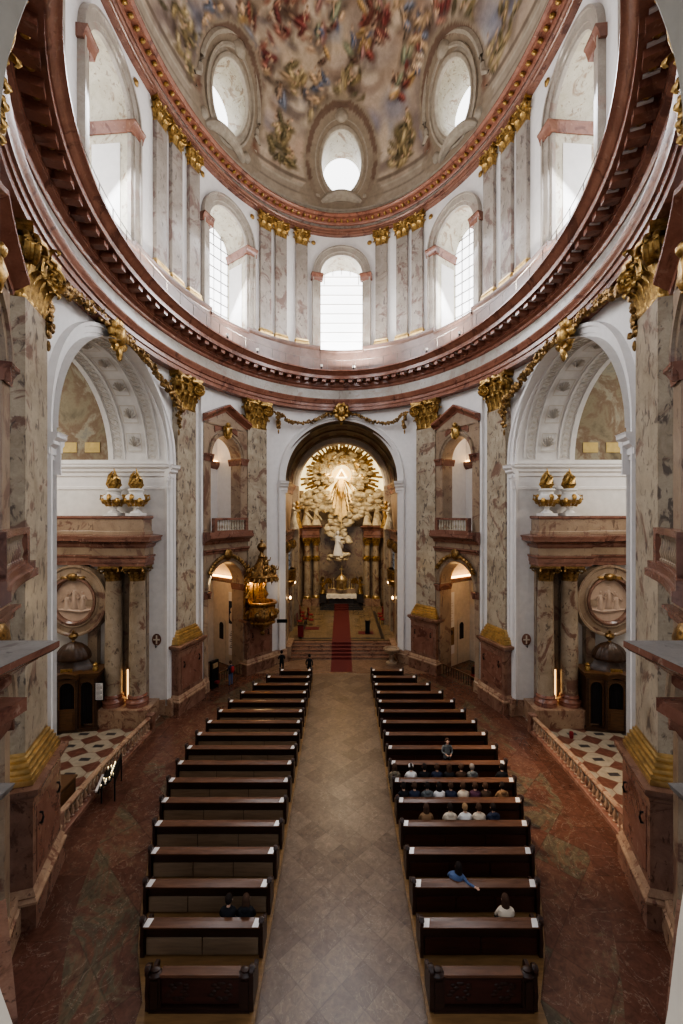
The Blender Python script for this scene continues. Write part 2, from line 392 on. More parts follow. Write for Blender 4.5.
mb = MB(E); N = 98; g = MB(E)
for i in range(N):
    s = LEN*i/N; mb.box(s-.2, s+.2, .8, 1.38, 23.12, 23.36)
    g.blob((s+LEN/N/2, 1.12, 23.33), (.12, .12, .06), 8, 4)
mb.build('modillion', 'deep_red_marble', tr, smooth=False)
g.build('rosette', 'gold', tr)
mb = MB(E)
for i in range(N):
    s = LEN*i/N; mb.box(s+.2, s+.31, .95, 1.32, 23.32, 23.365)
mb.build('soffit_glint', 'white_wall', tr, smooth=False)  # white slips: skylit glints of the modillion sides put in as colour
mb = MB(E); mb.ring([(1.56, 24.87), (1.58, 24.87), (1.58, 24.89), (1.56, 24.89)], 150)
for i in range(60): s = LEN*i/60; mb.box(s-.015, s+.015, 1.55, 1.58, 24.0, 24.88)
tag(mb.build('gallery_rail', 'rail_grey'), 'thin dark iron safety rail running round the top of the great red cornice', 'rail')
lamp0 = None
for i, (px) in enumerate((341.5+12, 341.5-20, 341.5-84, 341.5-114, 341.5+85, 341.5+118)):
    s = s_at(px if px > 341.5 else 683-px, 1.7)*(1 if px > 341.5 else -1)
    if lamp0 is None:
        lamp0 = thing('spotlight', 'small white spotlight on the red cornice just right of the central drum window', 'spotlight', E(s, 1.7, 24.02), Erot(s), 'spotlights along the great cornice')
        L = local(E(s, 1.7, 24.02), Erot(s))
        mb = MB(L); mb.lathe([(0, .2), (.09, .2), (.12, .36), (0, .38)], (0, 0, 0), 8); mb.build('lamp_head', 'pale_plate', lamp0)
        mb = MB(L); mb.box(-.05, .05, -.05, .05, 0, .22); mb.build('bracket', 'iron', lamp0)
    else:
        dup(lamp0, E(s, 1.7, 24.02), Erot(s), 'small white spotlight on the red cornice, number %s of the lamps %s of the central drum window' % (('one', 'two', 'three')[i//2 if i < 5 else 2], 'left' if s < 0 else 'right') if 0 else
            ['', 'small white spotlight on the red cornice just left of the central drum window', 'small white spotlight on the red cornice left of the altar arch', 'small white spotlight on the red cornice under the left diagonal drum window', 'small white spotlight on the red cornice right of the altar arch', 'small white spotlight on the red cornice under the right diagonal drum window'][i])

# ------------------------------------------------------------------ drum
zd0, zs, zp, zt = 24.05, 26.15, 32.65, 37.45
wh, wf = 1.85, 2.58
wcs = (s_at(428)+s_at(484))/2
wins = [0, wcs, Q, mir(wcs), LEN/2, -mir(wcs), -Q, -wcs]
names = ['central', 'right diagonal', 'right side', 'right near', 'rear', 'left near', 'left side', 'left diagonal']
mb = MB(E); wall(mb, -LEN/2, LEN/2, zd0, zt, [(w, wh, zs, zp, wh) for w in wins if w < LEN/2-.1], off=0.)
struct(mb.build('wall_drum', 'white_wall', smooth=False))
mb = MB(E)
iv = sorted([w for w in wins]+[-LEN/2])
for a, b in zip(iv[:-1], iv[1:]):
    mb.sweep(a+wh+.02, b-wh-.02, [(-.05, zd0), (.36, zd0), (.36, zd0+.3), (.30, zd0+.36), (.30, 26.1), (.36, 26.15), (.40, 26.35), (.40, 26.45), (-.05, 26.45)])
for w in wins: mb.sweep(w-wh-.05, w+wh+.05, [(-.05, zd0), (.32, zd0), (.32, 25.95), (.42, 26.0), (.42, 26.15), (-.05, 26.15)])
struct(mb.build('baseboard_drum', 'drum_plinth'))
for i, w in enumerate(wins):
    if i == 4: continue
    t = thing('window_%d' % (i+1), None, None, E(w, 0, zs), Erot(w)); struct(t)
    mb = MB(E); mb.arch(w, zp, [(wh-.02, -.05), (wh-.02, .14), (wh+.2, .16), (wh+.22, .24), (wf-.14, .26), (wf-.12, .34), (wf, .34), (wf, -.05)], n=28, legs=26.2); mb.build('frame', 'frame_marble', t)
    mb = MB(E); reveal(mb, w, wh, zs, zp, wh, .0, -2.3); mb.build('reveal', 'reveal_marble', t)
    mb = MB(E)
    for sg in (-1, 1):
        mb.box(w+sg*(wh-.03), w+sg*(wh+.0), -2.0, -.45, 26.6, 31.6)
    mb.build('panel', 'white_wall', t, smooth=False)
    mb = MB(E)
    for sg in (-1, 1):
        mb.grid([[(w+sg*(wh-o), y, 32.65+q) for o, q in ((-.02, -.55), (.06, -.55), (.08, -.35), (.16, -.15), (.2, -.1), (.2, 0), (-.02, 0))] for y in (.18, -.6, -1.4, -2.25)], closev=True, caps=True)
        a, b = sorted((w+sg*(wh-.2), w+sg*(wf+.12)))
        mb.sweep(a, b, [(-.02, 32.1), (.3, 32.1), (.34, 32.3), (.42, 32.5), (.48, 32.55), (.48, 32.65), (-.02, 32.65)])
    mb.build('impost', 'red_marble', t)
    mb = MB(E); o = outline(w, wh*.99, zs, zp, wh*.99, 16)
    mb.add([(x, -2.25, z) for x, z in o], [tuple(range(len(o)))]); mb.build('pane', 'window_light', t, smooth=False)
    mb = MB(E)
    for x in np.linspace(-wh, wh, 7)[1:-1]: mb.box(w+x-.025, w+x+.025, -2.2, -2.14, zs, zp+math.sqrt(max(0, wh**2-x*x)))
    for z in np.arange(zs+.8, zp+1.4, .85):
        hw = wh if z < zp else math.sqrt(wh**2-(z-zp)**2)
        mb.box(w-hw, w+hw, -2.2, -2.14, z-.025, z+.025)
    mb.build('glazing_bar', 'grey_stucco' if i in (0,) else 'rail_grey', t, smooth=False)
    mb = MB(E)
    for sg in (-1, 1): mb.blob((w+sg*2.45, .06, 35.35), (.2, .08, .2), 10, 5); mb.blob((w+sg*2.45, .12, 35.35), (.09, .08, .09), 8, 4)
    mb.build('rosette', 'gold', t)

# ornate capitals -------------------------------------------------------------
def capital(fn, t, w, d, z0, h, mat='gold', big=True):
    """composite capital: bell, two rows of curling leaves, corner volutes and a hollow abacus"""
    mb = MB(fn)
    prof = [(w/2*.98, 0), (w/2*1.0, .05*h), (w/2*.96, .1*h), (w/2*1.0, .5*h), (w/2*1.14, .82*h)]
    mb.grid([[(-r, 0, z0+z), (-r, d+(r-w/2), z0+z), (r, d+(r-w/2), z0+z), (r, 0, z0+z)] for r, z in prof])
    def leaf(x, y, z, wd, ht, nx, ny):
        # a strip that rises, swells and curls forward at the tip
        tx, ty = -ny, nx; rows = []
        for q, (u, v, ww) in enumerate(((0, .03, .8), (.18, .05, .95), (.34, .07, .8), (.5, .10, 1.), (.66, .14, .78), (.82, .20, .82), (.95, .30, .6), (1., .40, .5), (.95, .50, .36), (.86, .52, .2), (.8, .47, .06))):
            o = v*ht; rows.append([(x+nx*(o-.05*ht*abs(e)-.05*ht*(abs(e) in (.35, 1)))+tx*wd/2*ww*e, y+ny*(o-.05*ht*abs(e)-.05*ht*(abs(e) in (.35, 1)))+ty*wd/2*ww*e, z+u*ht-.05*ht*abs(e)) for e in (-1, -.7, -.35, 0, .35, .7, 1)])
        mb.grid(rows)
    n1 = 4 if big else 2
    for row, (zz, hh) in enumerate(((0.03*h, .42*h), (.34*h, .40*h))):
        n = n1+(0 if row == 0 else 1)
        for i in range(n):
            x = -w/2+w*(i+.5)/n if row == 0 else -w/2+w*i/(n-1)
            leaf(x, d+.0, z0+zz, w/n*1.0, hh, 0, 1)
        for sg in (-1, 1): leaf(sg*w/2, d*.5, z0+zz, d*1.0, hh, sg, 0)
    for sg in (0,): leaf(0, d+.12*w, z0+.55*h, w*.22, .4*h, 0, 1)
    c = mb.build('capital', mat, t, sharp=120)
    # abacus
    mb = MB(fn); hw = w/2*1.3; yf = d+(hw-w/2)
    for a, (z1, z2, e) in enumerate(((.86, .93, 0.), (.93, 1., .05))):
        pts = []
        for z in (z1, z2):
            row = [(-hw-e, 0, z0+z*h)]
            for q in range(9):
                u = -1+q/4.; row.append((u*(hw+e), yf+e-(1-abs(u)**2)*.13*w, z0+z*h))
            row.append((hw+e, 0, z0+z*h)); pts.append(row)
        mb.grid(pts); nn = len(pts[0]); mb.add(pts[0], [tuple(range(nn))]); mb.add(pts[1], [tuple(range(nn))])
    mb.build('abacus', mat, c, sharp=50)
    # volutes
    for sg in (-1, 1):
        mb = MB(fn); R = .19*h if big else .17*h; nq = 40 if big else 18; cx, cy, cz = sg*(hw-R*.6), yf-R*.35, z0+.68*h
        dx, dy = sg*.86, .5; path = []; th = .16*w       # a coiled scroll set on the corner, thick enough to read from front and side
        for q in range(nq):
            a = q/(nq-1)*2.4*2*pi; r = R*(1-q/(nq-1)*.84)
            path.append((cx+dx*r*math.sin(a), cy+dy*r*math.sin(a), cz+r*math.cos(a)))
        path = [(sg*w*.10, d+.10*w, z0+.84*h), (sg*w*.3, d+.14*w, z0+.865*h)]+path; tr_ = [.042*h*(1-.4*q/(nq+1)) for q in range(nq+2)]
        for o_ in ((-1, 1) if big else (0,)):
            mb.tube([(x-sg*.5*o_*th*.9*-1 if 0 else x+o_*th*.45*-dy*sg, y+o_*th*.45*dx*sg, z) for x, y, z in path], tr_, 6)
        disc = [(math.cos(v)*R*.86, math.sin(v)*R*.86) for v in np.linspace(0, 2*pi, 17)[:-1]]
        mb.grid([[(cx+dx*u_+o_*th*.45*-dy*sg, cy+dy*u_+o_*th*.45*dx*sg, cz+v_) for u_, v_ in disc] for o_ in (-1, 1)], closev=True, caps=True)
        mb.blob((cx, cy, cz), (R*.3+th*.3, R*.3+th*.3, R*.24), 8, 6)
        mb.build('volute', mat, c, sharp=60)
    if big:
        mb = MB(fn); mb.blob((0, yf-.08*w, z0+.93*h), (.16*w, .1*w, .11*h), 8, 5, .15); mb.build('flower', mat, c)
    return c
def stack(mb, hw, yf, prof, y0=-.1):
    mb.grid([[(-hw-o, y0, z), (-hw-o, yf+o, z), (hw+o, yf+o, z), (hw+o, y0, z)] for o, z in prof])
    for o, z in (prof[0], prof[-1]): mb.add([(-hw-o, y0, z), (-hw-o, yf+o, z), (hw+o, yf+o, z), (hw+o, y0, z)], [(0, 1, 2, 3)])
def ordn(i): return ('first', 'second', 'third', 'fourth', 'fifth', 'sixth', 'seventh', 'eighth', 'ninth', 'tenth', 'eleventh', 'twelfth', 'thirteenth', 'fourteenth', 'fifteenth', 'sixteenth', 'seventeenth')[i]
# drum pilasters
grp = [(376.5, 387.5), (397.5, 408.5), (413, 424), (486.5, 496), (504, 514), (520, 530)]
ss = [s_at((a+b)/2) for a, b in grp]
dp = None
for qd, (fn, nm) in enumerate(((lambda s: s, 'right'), (lambda s: -s, 'left'), (lambda s: mir(s), 'near right'), (lambda s: -mir(s), 'near left'))):
    for i, s in enumerate(ss):
        s = fn(s); loc = E(s, 0, 26.45)
        bay = (('altar-end', 'side-end') if qd < 2 else ('rear-end', 'rear side-end'))[i//3]
        lab = '%s marble pilaster from the altar axis in the drum, %s trio, %s side' % (ordn(i), bay, 'right' if qd in (0, 2) else 'left')
        if dp is None:
            t = dp = thing('drum_pilaster', lab, 'pilaster', loc, Erot(s), 'paired marble pilasters of the window drum'); L = local(loc, Erot(s)); Lz = lambda x, y, z: L(x, y, z-26.45)
            mb = MB(Lz); stack(mb, .5, .26, [(.12, 26.45), (.12, 26.6), (.06, 26.66), (.1, 26.74), (.02, 26.9)]); mb.build('base', 'gold_flat', t)
            mb = MB(Lz); mb.box(-.5, .5, -.1, .26, 26.88, 34.82); mb.build('shaft', 'drum_marble', t, smooth=False)
            capital(Lz, t, 1.0, .26, 34.8, 1.3, big=False)
        else: dup(dp, loc, Erot(s), lab)
# upper entablature
tr = thing('trim_21', None, None, (0, C, 36)); struct(tr)
MB(E).ring([(-.1, 36.05), (.34, 36.05), (.34, 36.2), (.40, 36.22), (.40, 36.4), (.48, 36.48), (.48, 36.52), (-.1, 36.52)]).build('architrave', 'red_marble', tr)
MB(E).ring([(-.1, 36.5), (.34, 36.5), (.34, 36.85), (-.1, 36.85)]).build('frieze', 'drum_marble', tr)
MB(E).ring([(-.1, 36.82), (.42, 36.82), (.5, 36.92), (.5, 37.14), (.84, 37.14), (.84, 37.3), (.92, 37.36), (.98, 37.42), (.98, 37.5), (-.3, 37.52)]).build('cornice', 'deep_red_marble', tr)
mb = MB(E)
for i in range(150): s = LEN*i/150; mb.blob((s, .66, 37.06), (.13, .17, .12), 6, 4)
mb.build('modillion', 'gold', tr)

# ------------------------------------------------------------------ dome with its painting
da, db, dz, dH = 16.0, 10.85, 38.1, 14.2
def D(th, ph): return Vector((db*math.sin(th)*math.cos(ph), C+da*math.cos(th)*math.cos(ph), dz+dH*math.sin(ph)))
def dome_hit(px, py):
    r = Vector(((px-341.5)/F, 1., (512-py)/F)); lo = None
    a = (r.x/db)**2+(r.y/da)**2+(r.z/dH)**2; b = -2*(C*r.y/da**2+(dz-H)*r.z/dH**2); c = (C/da)**2+((dz-H)/dH)**2-1
    t = (-b+math.sqrt(max(0, b*b-4*a*c)))/(2*a); v = r*t; v.z += H; return v
ocs = [(0., .258), (math.radians(50), .262), (-math.radians(50), .262)]
oc = []
for th, ph in ocs:
    c = D(th, ph); n = Vector(((c.x)/db**2, (c.y-C)/da**2, (c.z-dz)/dH**2)).normalized()
    hz = Vector((n.x, n.y, 0)).normalized(); u = Vector((-hz.y, hz.x, 0)); w = n.cross(u).normalized()
    if w.z < 0: w = -w
    oc.append((c, n, u, w, hz))
NT_, NP = 560, 150
verts, uvp = [], []
for i in range(NT_):
    for j in range(NP+1):
        ph = (pi/2)*(j/NP)**1.0*.995-.0; th = 2*pi*i/NT_
        verts.append(D(th, ph))
V = np.array([tuple(v) for v in verts])
faces = []
def inside(ctr, k=1.):
    for c, n, u, w, hz in oc:
        d = Vector(ctr)-c
        if abs(d.dot(n)) < 2.5 and (d.dot(u)/1.72)**2+(d.dot(w)/2.35)**2 < k: return True
    return False
for i in range(NT_):
    for j in range(NP):
        q = (i*(NP+1)+j, i*(NP+1)+j+1, ((i+1) % NT_)*(NP+1)+j+1, ((i+1) % NT_)*(NP+1)+j)
        if j < 70 and inside(V[list(q)].mean(0), 1.08): continue
        faces.append(q)
me = bpy.data.meshes.new('ceiling'); me.from_pydata(V.tolist(), [], faces)
# painting -- soft clouds, then clusters of draped shapes
def fbm(P, f, oct=4, seed=0):
    r = np.random.RandomState(seed); out = np.zeros(len(P)); amp = 1.
    for o in range(oct):
        for k in range(4):
            d = r.normal(size=3); d *= f/np.linalg.norm(d); out += amp*np.sin(P@d+r.uniform(0, 6.28)+1.3*np.sin(P@(r.normal(size=3)*f*.45)+r.uniform(0, 6)))*.3
        f *= 2.; amp *= .55
    return out
def L3(c): return np.array(lin(c)[:3])
cl = fbm(V, .55, 4, 3); cl2 = fbm(V, .9, 3, 9)
def blend(col, m, c): m = np.clip(m, 0, 1)[:, None]; return col*(1-m)+L3(c)*m
P = np.tile(L3((176, 156, 136)), (len(V), 1))
P = blend(P, (cl+.2)*1.4, (190, 172, 150)); P = blend(P, (-cl-.25)*1.6, (128, 112, 108)); P = blend(P, (cl2-.55)*1.6, (112, 130, 162))
P = blend(P, (-cl2-.6)*1.4, (160, 126, 104))
def splat(c, rx, colr, st=1., ax=None, k=2.2):
    global P
    d = V-np.array(tuple(c))
    if ax is not None: al = d@ax; d = d-np.outer(al, ax)*(1-1/k)
    m = st*np.clip(1.6-1.6*(np.linalg.norm(d, axis=1)/rx), 0, 1); P = blend(P, m, colr)
pal = [(142, 56, 44), (176, 128, 60), (72, 88, 122), (112, 52, 40), (120, 128, 92), (196, 152, 110), (206, 166, 132), (92, 60, 44), (150, 96, 88)]
PV = None
def near_sel(c, R):
    return np.where(np.abs(V-np.array(tuple(c))).max(axis=1) < R)[0]
def stroke(idx, c, ax, ln, wd, colr, st):
    d = V[idx]-np.array(tuple(c)); al = d@ax; pr = d-np.outer(al, ax)
    m = st*np.clip(1.8-1.8*np.sqrt((al/ln)**2+(pr**2).sum(1)/wd**2), 0, 1)[:, None]; P[idx] = P[idx]*(1-m)+L3(colr)*m
def cluster(px, py, R, n, cols, dark=(70, 50, 42)):
    c = dome_hit(px, py); nn = Vector((c.x/db**2, (c.y-C)/da**2, (c.z-dz)/dH**2)).normalized(); u = Vector((-nn.y, nn.x, 0)).normalized(); w = nn.cross(u); idx = near_sel(c, R*2+1.2)
    for i in range(int(n*.8)):
        a = random.uniform(0, 2*pi); r = R*random.random(); p = c+u*math.cos(a)*r+w*math.sin(a)*r; b = random.uniform(0, pi); ax = np.array(tuple(u*math.cos(b)+w*math.sin(b))); stroke(idx, p, ax, random.uniform(.5, 1.), random.uniform(.25, .45), dark, .4)
    for i in range(int(n*1.3)):
        a = random.uniform(0, 2*pi); r = R*math.sqrt(random.random())*.95; p = c+u*math.cos(a)*r+w*math.sin(a)*r; b = random.uniform(0, pi); ax = np.array(tuple(u*math.cos(b)+w*math.sin(b)))
        cc = random.choice(cols); gg = sum(cc)/3; cc = tuple(v*.75+gg*.25 for v in cc); ln = random.uniform(.35, .9); wd = random.uniform(.18, .36); stroke(idx, p, ax, ln, wd, cc, .95)
        q = p+u*random.uniform(-.1, .1)+w*.08; stroke(idx, q, ax, ln*.7, wd*.4, tuple(min(255, int(v*1.35+18)) for v in cc), .8)
        q = p+u*wd*.7; stroke(idx, q, ax, ln*.8, wd*.35, tuple(int(v*.5) for v in cc), .7)
        if i % 3 == 0:      # a head and an arm above the drapery
            h = p+w*ln*.9*(1 if w.z > 0 else -1); stroke(idx, h, ax, .16, .14, (212, 172, 138), .95); stroke(idx, h+w*.08*(1 if w.z > 0 else -1), ax, .12, .1, (110, 78, 54), .9)
            b2 = random.uniform(0, pi); ax2 = np.array(tuple(u*math.cos(b2)+w*math.sin(b2))); stroke(idx, p+u*random.uniform(-.3, .3), ax2, .42, .07, (212, 172, 138), .95)
red = [(138, 50, 46), (112, 42, 40), (164, 92, 70), (196, 156, 122), (120, 84, 66)]; gld = [(144, 118, 66), (110, 94, 54), (168, 142, 88), (88, 78, 48)]; blu = [(74, 84, 108), (98, 108, 130), (116, 92, 72), (180, 140, 94)]
for i in range(130):     # billows: pale crest over a shaded belly
    x, y = random.uniform(170, 520), random.uniform(-30, 160); c = dome_hit(x, y); nn = Vector((c.x/db**2, (c.y-C)/da**2, (c.z-dz)/dH**2)).normalized(); u = Vector((-nn.y, nn.x, 0)).normalized(); w = nn.cross(u); w = w if w.z > 0 else -w
    r = random.uniform(.5, 1.3); idx = near_sel(c, r*2+1); ax = np.array(tuple(u)); stroke(idx, c-w*r*.25, ax, r*1.5, r*.8, random.choice([(128, 112, 104), (140, 116, 100), (118, 116, 128), (104, 92, 88)]), .65); stroke(idx, c+w*r*.25, ax, r*1.2, r*.55, random.choice([(206, 188, 162), (196, 172, 146), (186, 168, 156), (214, 198, 176)]), .85)
for x, y, r, cc in ((372, 110, 2.4, (176, 156, 142)), (300, 75, 2.6, (196, 176, 150)), (395, 60, 2.6, (190, 164, 138)), (330, 40, 2.0, (200, 180, 150)), (420, 30, 2.2, (182, 150, 122)), (200, 30, 1.6, (106, 124, 154)), (395, 105, 1.5, (106, 124, 160)), (370, 125, 1.2, (96, 118, 164)), (302, 150, 1.2, (184, 148, 128)), (490, 20, 1.6, (108, 126, 160))):
    splat(dome_hit(x, y), r*1.0, cc, .5)
for a in ((283, 12, 1.9, 16, red), (300, 20, 1.2, 8, red), (262, 62, 1.2, 11, red), (296, 84, 1.1, 10, gld+red[:1]), (276, 84, 1.2, 8, blu), (318, 92, 1.2, 11, blu), (350, 90, 1.4, 12, gld), (322, 48, 1.0, 8, pal), (362, 45, 1.2, 10, pal), (382, 22, 1.2, 10, red), (412, 62, 1.2, 10, pal), (425, 36, 1.0, 8, blu), (240, 22, 1.3, 10, gld+blu), (175, 18, 1.5, 12, gld), (198, 40, 1.0, 6, gld), (505, 18, 1.4, 12, gld), (460, 20, 1.3, 8, gld), (212, 8, 1.2, 8, blu), (330, 8, 1.3, 10, pal), (440, 3, 1.2, 8, red), (400, 88, .9, 6, pal), (320, 118, 1.0, 7, gld), (255, 95, .9, 6, pal), (190, 62, .9, 6, gld), (492, 60, .9, 6, gld), (250, 0, 1.3, 8, pal), (370, 0, 1.2, 8, pal), (405, 15, 1.0, 7, blu)): cluster(*a)
for x in (283, 402): cluster(x, 150, 1.3, 20, gld, (96, 82, 52)); cluster(x, 128, .8, 8, gld, (110, 96, 64))
# painted stone attic along the foot of the dome and round the openings
hgt = V[:, 2]-dz
m = np.clip((2.0+.25*np.sign(np.sin(np.arctan2(V[:, 0]/db, (V[:, 1]-C)/da)*24))-hgt)*3., 0, 1); P = blend(P, m, (164, 150, 132))
P = blend(P, (np.abs(hgt-1.95) < .14)*.8, (112, 96, 82)); P = blend(P, (np.abs(hgt-.9) < .1)*.7, (120, 106, 92)); P = blend(P, (np.abs(hgt-1.5) < .1)*.6, (190, 178, 158))
for c, n, u, w, hz in oc:
    d = V-np.array(tuple(c)); a = d@np.array(tuple(u)); b = d@np.array(tuple(w)); r = np.sqrt((a/1.72)**2+(b/2.35)**2); near = np.linalg.norm(d, axis=1) < 6
    P = blend(P, near*np.clip((1.95-r)*5, 0, 1), (150, 134, 114)); P = blend(P, near*(np.abs(r-1.62) < .1)*.8, (112, 84, 70))
    q = near*(np.abs(a) < 2.9+.6*np.sin(b*2))*(b < .5)*(b > -4); P = blend(P, np.clip(q*.7*(r > 1.5), 0, 1), (150, 134, 114))
    for sg in (-1, 1):
        cc = c+u*sg*2.9-w*1.4; splat(cc, .6, (124, 74, 52), .9); splat(cc-w*.9, .5, (110, 96, 70), .9)
at = me.color_attributes.new('paint', 'FLOAT_COLOR', 'POINT'); P = np.clip(P*1.12, 0, 1); at.data.foreach_set('color', np.concatenate([P, np.ones((len(P), 1))], 1).astype(np.float32).ravel())
me.materials.append(M['fresco']); me.shade_smooth()
o = bpy.data.objects.new('ceiling', me); col.objects.link(o); struct(o)
mb = MB(E); mb.ring([(.3, 37.5), (.42, 37.5), (.42, 38.0), (.5, 38.05), (.5, 38.2), (.3, 38.2)]); struct(mb.build('trim_22', 'dome_stone'))
for i, (c, n, u, w, hz) in enumerate(oc):
    t = thing('window_%d' % (20+i), None, None, c); struct(t)
    def OF(a, o, b): return c+u*a+w*b-n*o
    mb = MB(OF)
    pr = [(1.0, -.1), (1.0, .22), (1.05, .3), (1.12, .3), (1.15, .2), (1.24, .2), (1.28, .34), (1.36, .34), (1.4, -.1)]
    mb.grid([[(1.66*k_*math.cos(2*pi*q/48), o_, 2.28*(k_ if 1 else 1)*math.sin(2*pi*q/48)) for k_, o_ in pr] for q in range(48)], closeu=True, closev=True); mb.build('frame', 'dome_stone', t)
    mb = MB(OF)
    path = [(1.72*1.62*math.cos(a), .2, 2.35*1.55*math.sin(a)) for a in np.linspace(-.15, pi+.15, 28)]
    path = [(2.9, .2, -1.6), (3.2, .2, -.9), (2.7, .2, -.5)]+path+[(-2.7, .2, -.5), (-3.2, .2, -.9), (-2.9, .2, -1.6)]
    mb.tube(path, .22, 6); mb.build('gable', 'dome_stone', t)
    mb = MB(OF); mb.tube([(math.sin(q)*1.9, .3, -2.9+.5*math.cos(q*1.6)) for q in np.linspace(-1.3, 1.3, 12)], [.2, .3, .34, .4, .42, .44, .44, .42, .4, .34, .3, .2], 7)
    for sg in (-1, 1): mb.blob((sg*2.1, .3, -2.6), (.4, .3, .4), 8, 6, .15)
    mb.blob((0, .35, 3.15), (.55, .3, .5), 8, 6, .15); mb.build('scroll', 'dome_stone', t)
    mb = MB()
    rim = [c+u*1.72*math.cos(a)+w*2.35*math.sin(a) for a in np.linspace(0, 2*pi, 41)[:-1]]
    back = [c+hz*1.7+u*1.62*math.cos(a)+Vector((0, 0, 1))*(1.62*math.sin(a)+.25) for a in np.linspace(0, 2*pi, 41)[:-1]]
    mb.grid([[tuple(p), tuple(p.lerp(b, .5)), tuple(b)] for p, b in zip(rim, back)], closeu=True); mb.build('reveal', 'reveal_marble', t)
    mb = MB(); mb.add([tuple(b+hz*.01) for b in back], [tuple(range(40))]); mb.build('pane', 'window_light', t, smooth=False)
# ------------------------------------------------------------------ giant pilasters
pils = [(s_far, 'right of the altar arch'), (-s_far, 'left of the altar arch, behind the pulpit'), (s_mid, 'between the right chapel arch and the right portal'), (-s_mid, 'between the left chapel arch and the left portal'),
        (mir(s_mid), 'on the near side of the right chapel arch'), (-mir(s_mid), 'on the near side of the left chapel arch'), (mir(s_far), 'right of the organ loft'), (-mir(s_far), 'left of the organ loft')]
for i, (s, wh_) in enumerate(pils):
    lab = 'giant marble pilaster with gilded capital %s' % wh_; loc = E(s, 0, 0)
    if i == 0:
        gp = t = thing('giant_pilaster', lab, 'pilaster', loc, Erot(s), 'giant pilasters of the nave'); L = local(loc, Erot(s))
        mb = MB(L); stack(mb, 1.2, .72, [(.12, 0), (.12, .72)]); mb.build('plinth', 'pedestal_marble', t, smooth=False)
        mb = MB(L); stack(mb, 1.2, .72, [(.12, .72), (.16, .75), (.16, .82), (.08, .9), (.11, .95), (.02, 1.1), (0, 1.14)]); mb.build('base_moulding', 'plinth_marble', t)
        mb = MB(L); stack(mb, 1.2, .72, [(0, 1.12), (0, 3.72)]); p = mb.build('pedestal', 'pedestal_marble', t, smooth=False)
        mb = MB(L); mb.box(-.95, .95, .70, .745, 1.4, 3.4); mb.build('panel', 'red_marble', p, smooth=False)
        for x, z in ((-.75, 2.9), (.75, 2.9)): mb = MB(L); mb.tube([(x, .72, z+.18), (x, .82, z+.16), (x, .84, z), (x, .80, z-.16), (x, .74, z-.14)], .035, 6); mb.build('hook', 'iron', p)
        mb = MB(L); stack(mb, 1.2, .72, [(0, 3.7), (.04, 3.74), (.04, 3.82), (.16, 3.95), (.2, 4.0), (.2, 4.14), (-.2, 4.2)]); mb.build('cap_moulding', 'pedestal_marble', t)
        mb = MB(L); stack(mb, .9, .42, [(.3, 4.18), (.3, 4.34), (.25, 4.35), (.25, 4.37), (.27, 4.39), (.26, 4.47), (.19, 4.49), (.19, 4.51), (.21, 4.53), (.2, 4.62), (.13, 4.64), (.13, 4.67), (.15, 4.69), (.14, 4.78), (.07, 4.8), (.07, 4.83), (.08, 4.85), (.07, 4.92), (.01, 4.95), (0, 5.04)]); mb.build('base', 'gold_flat', t)
        mb = MB(L); stack(mb, .9, .42, [(0, 5.0), (0, 18.78)]); mb.build('shaft', 'cream_mottled', t, smooth=False)
        capital(L, t, 1.8, .42, 18.75, 2.2)
    else: dup(gp, loc, Erot(s), lab)

# white slips beside the portals
mb = MB(E)
for f in (lambda s: s, lambda s: -s, mir, lambda s: -mir(s)):
    for a, b in ((dc-dh-.62, dc-dh-.42), (dc+dh+.42, dc+dh+.62)):
        mb.box(f(a), f(b), 0, .22, 1., 20.9)
struct(mb.build('trim_30', 'white_wall', smooth=False))

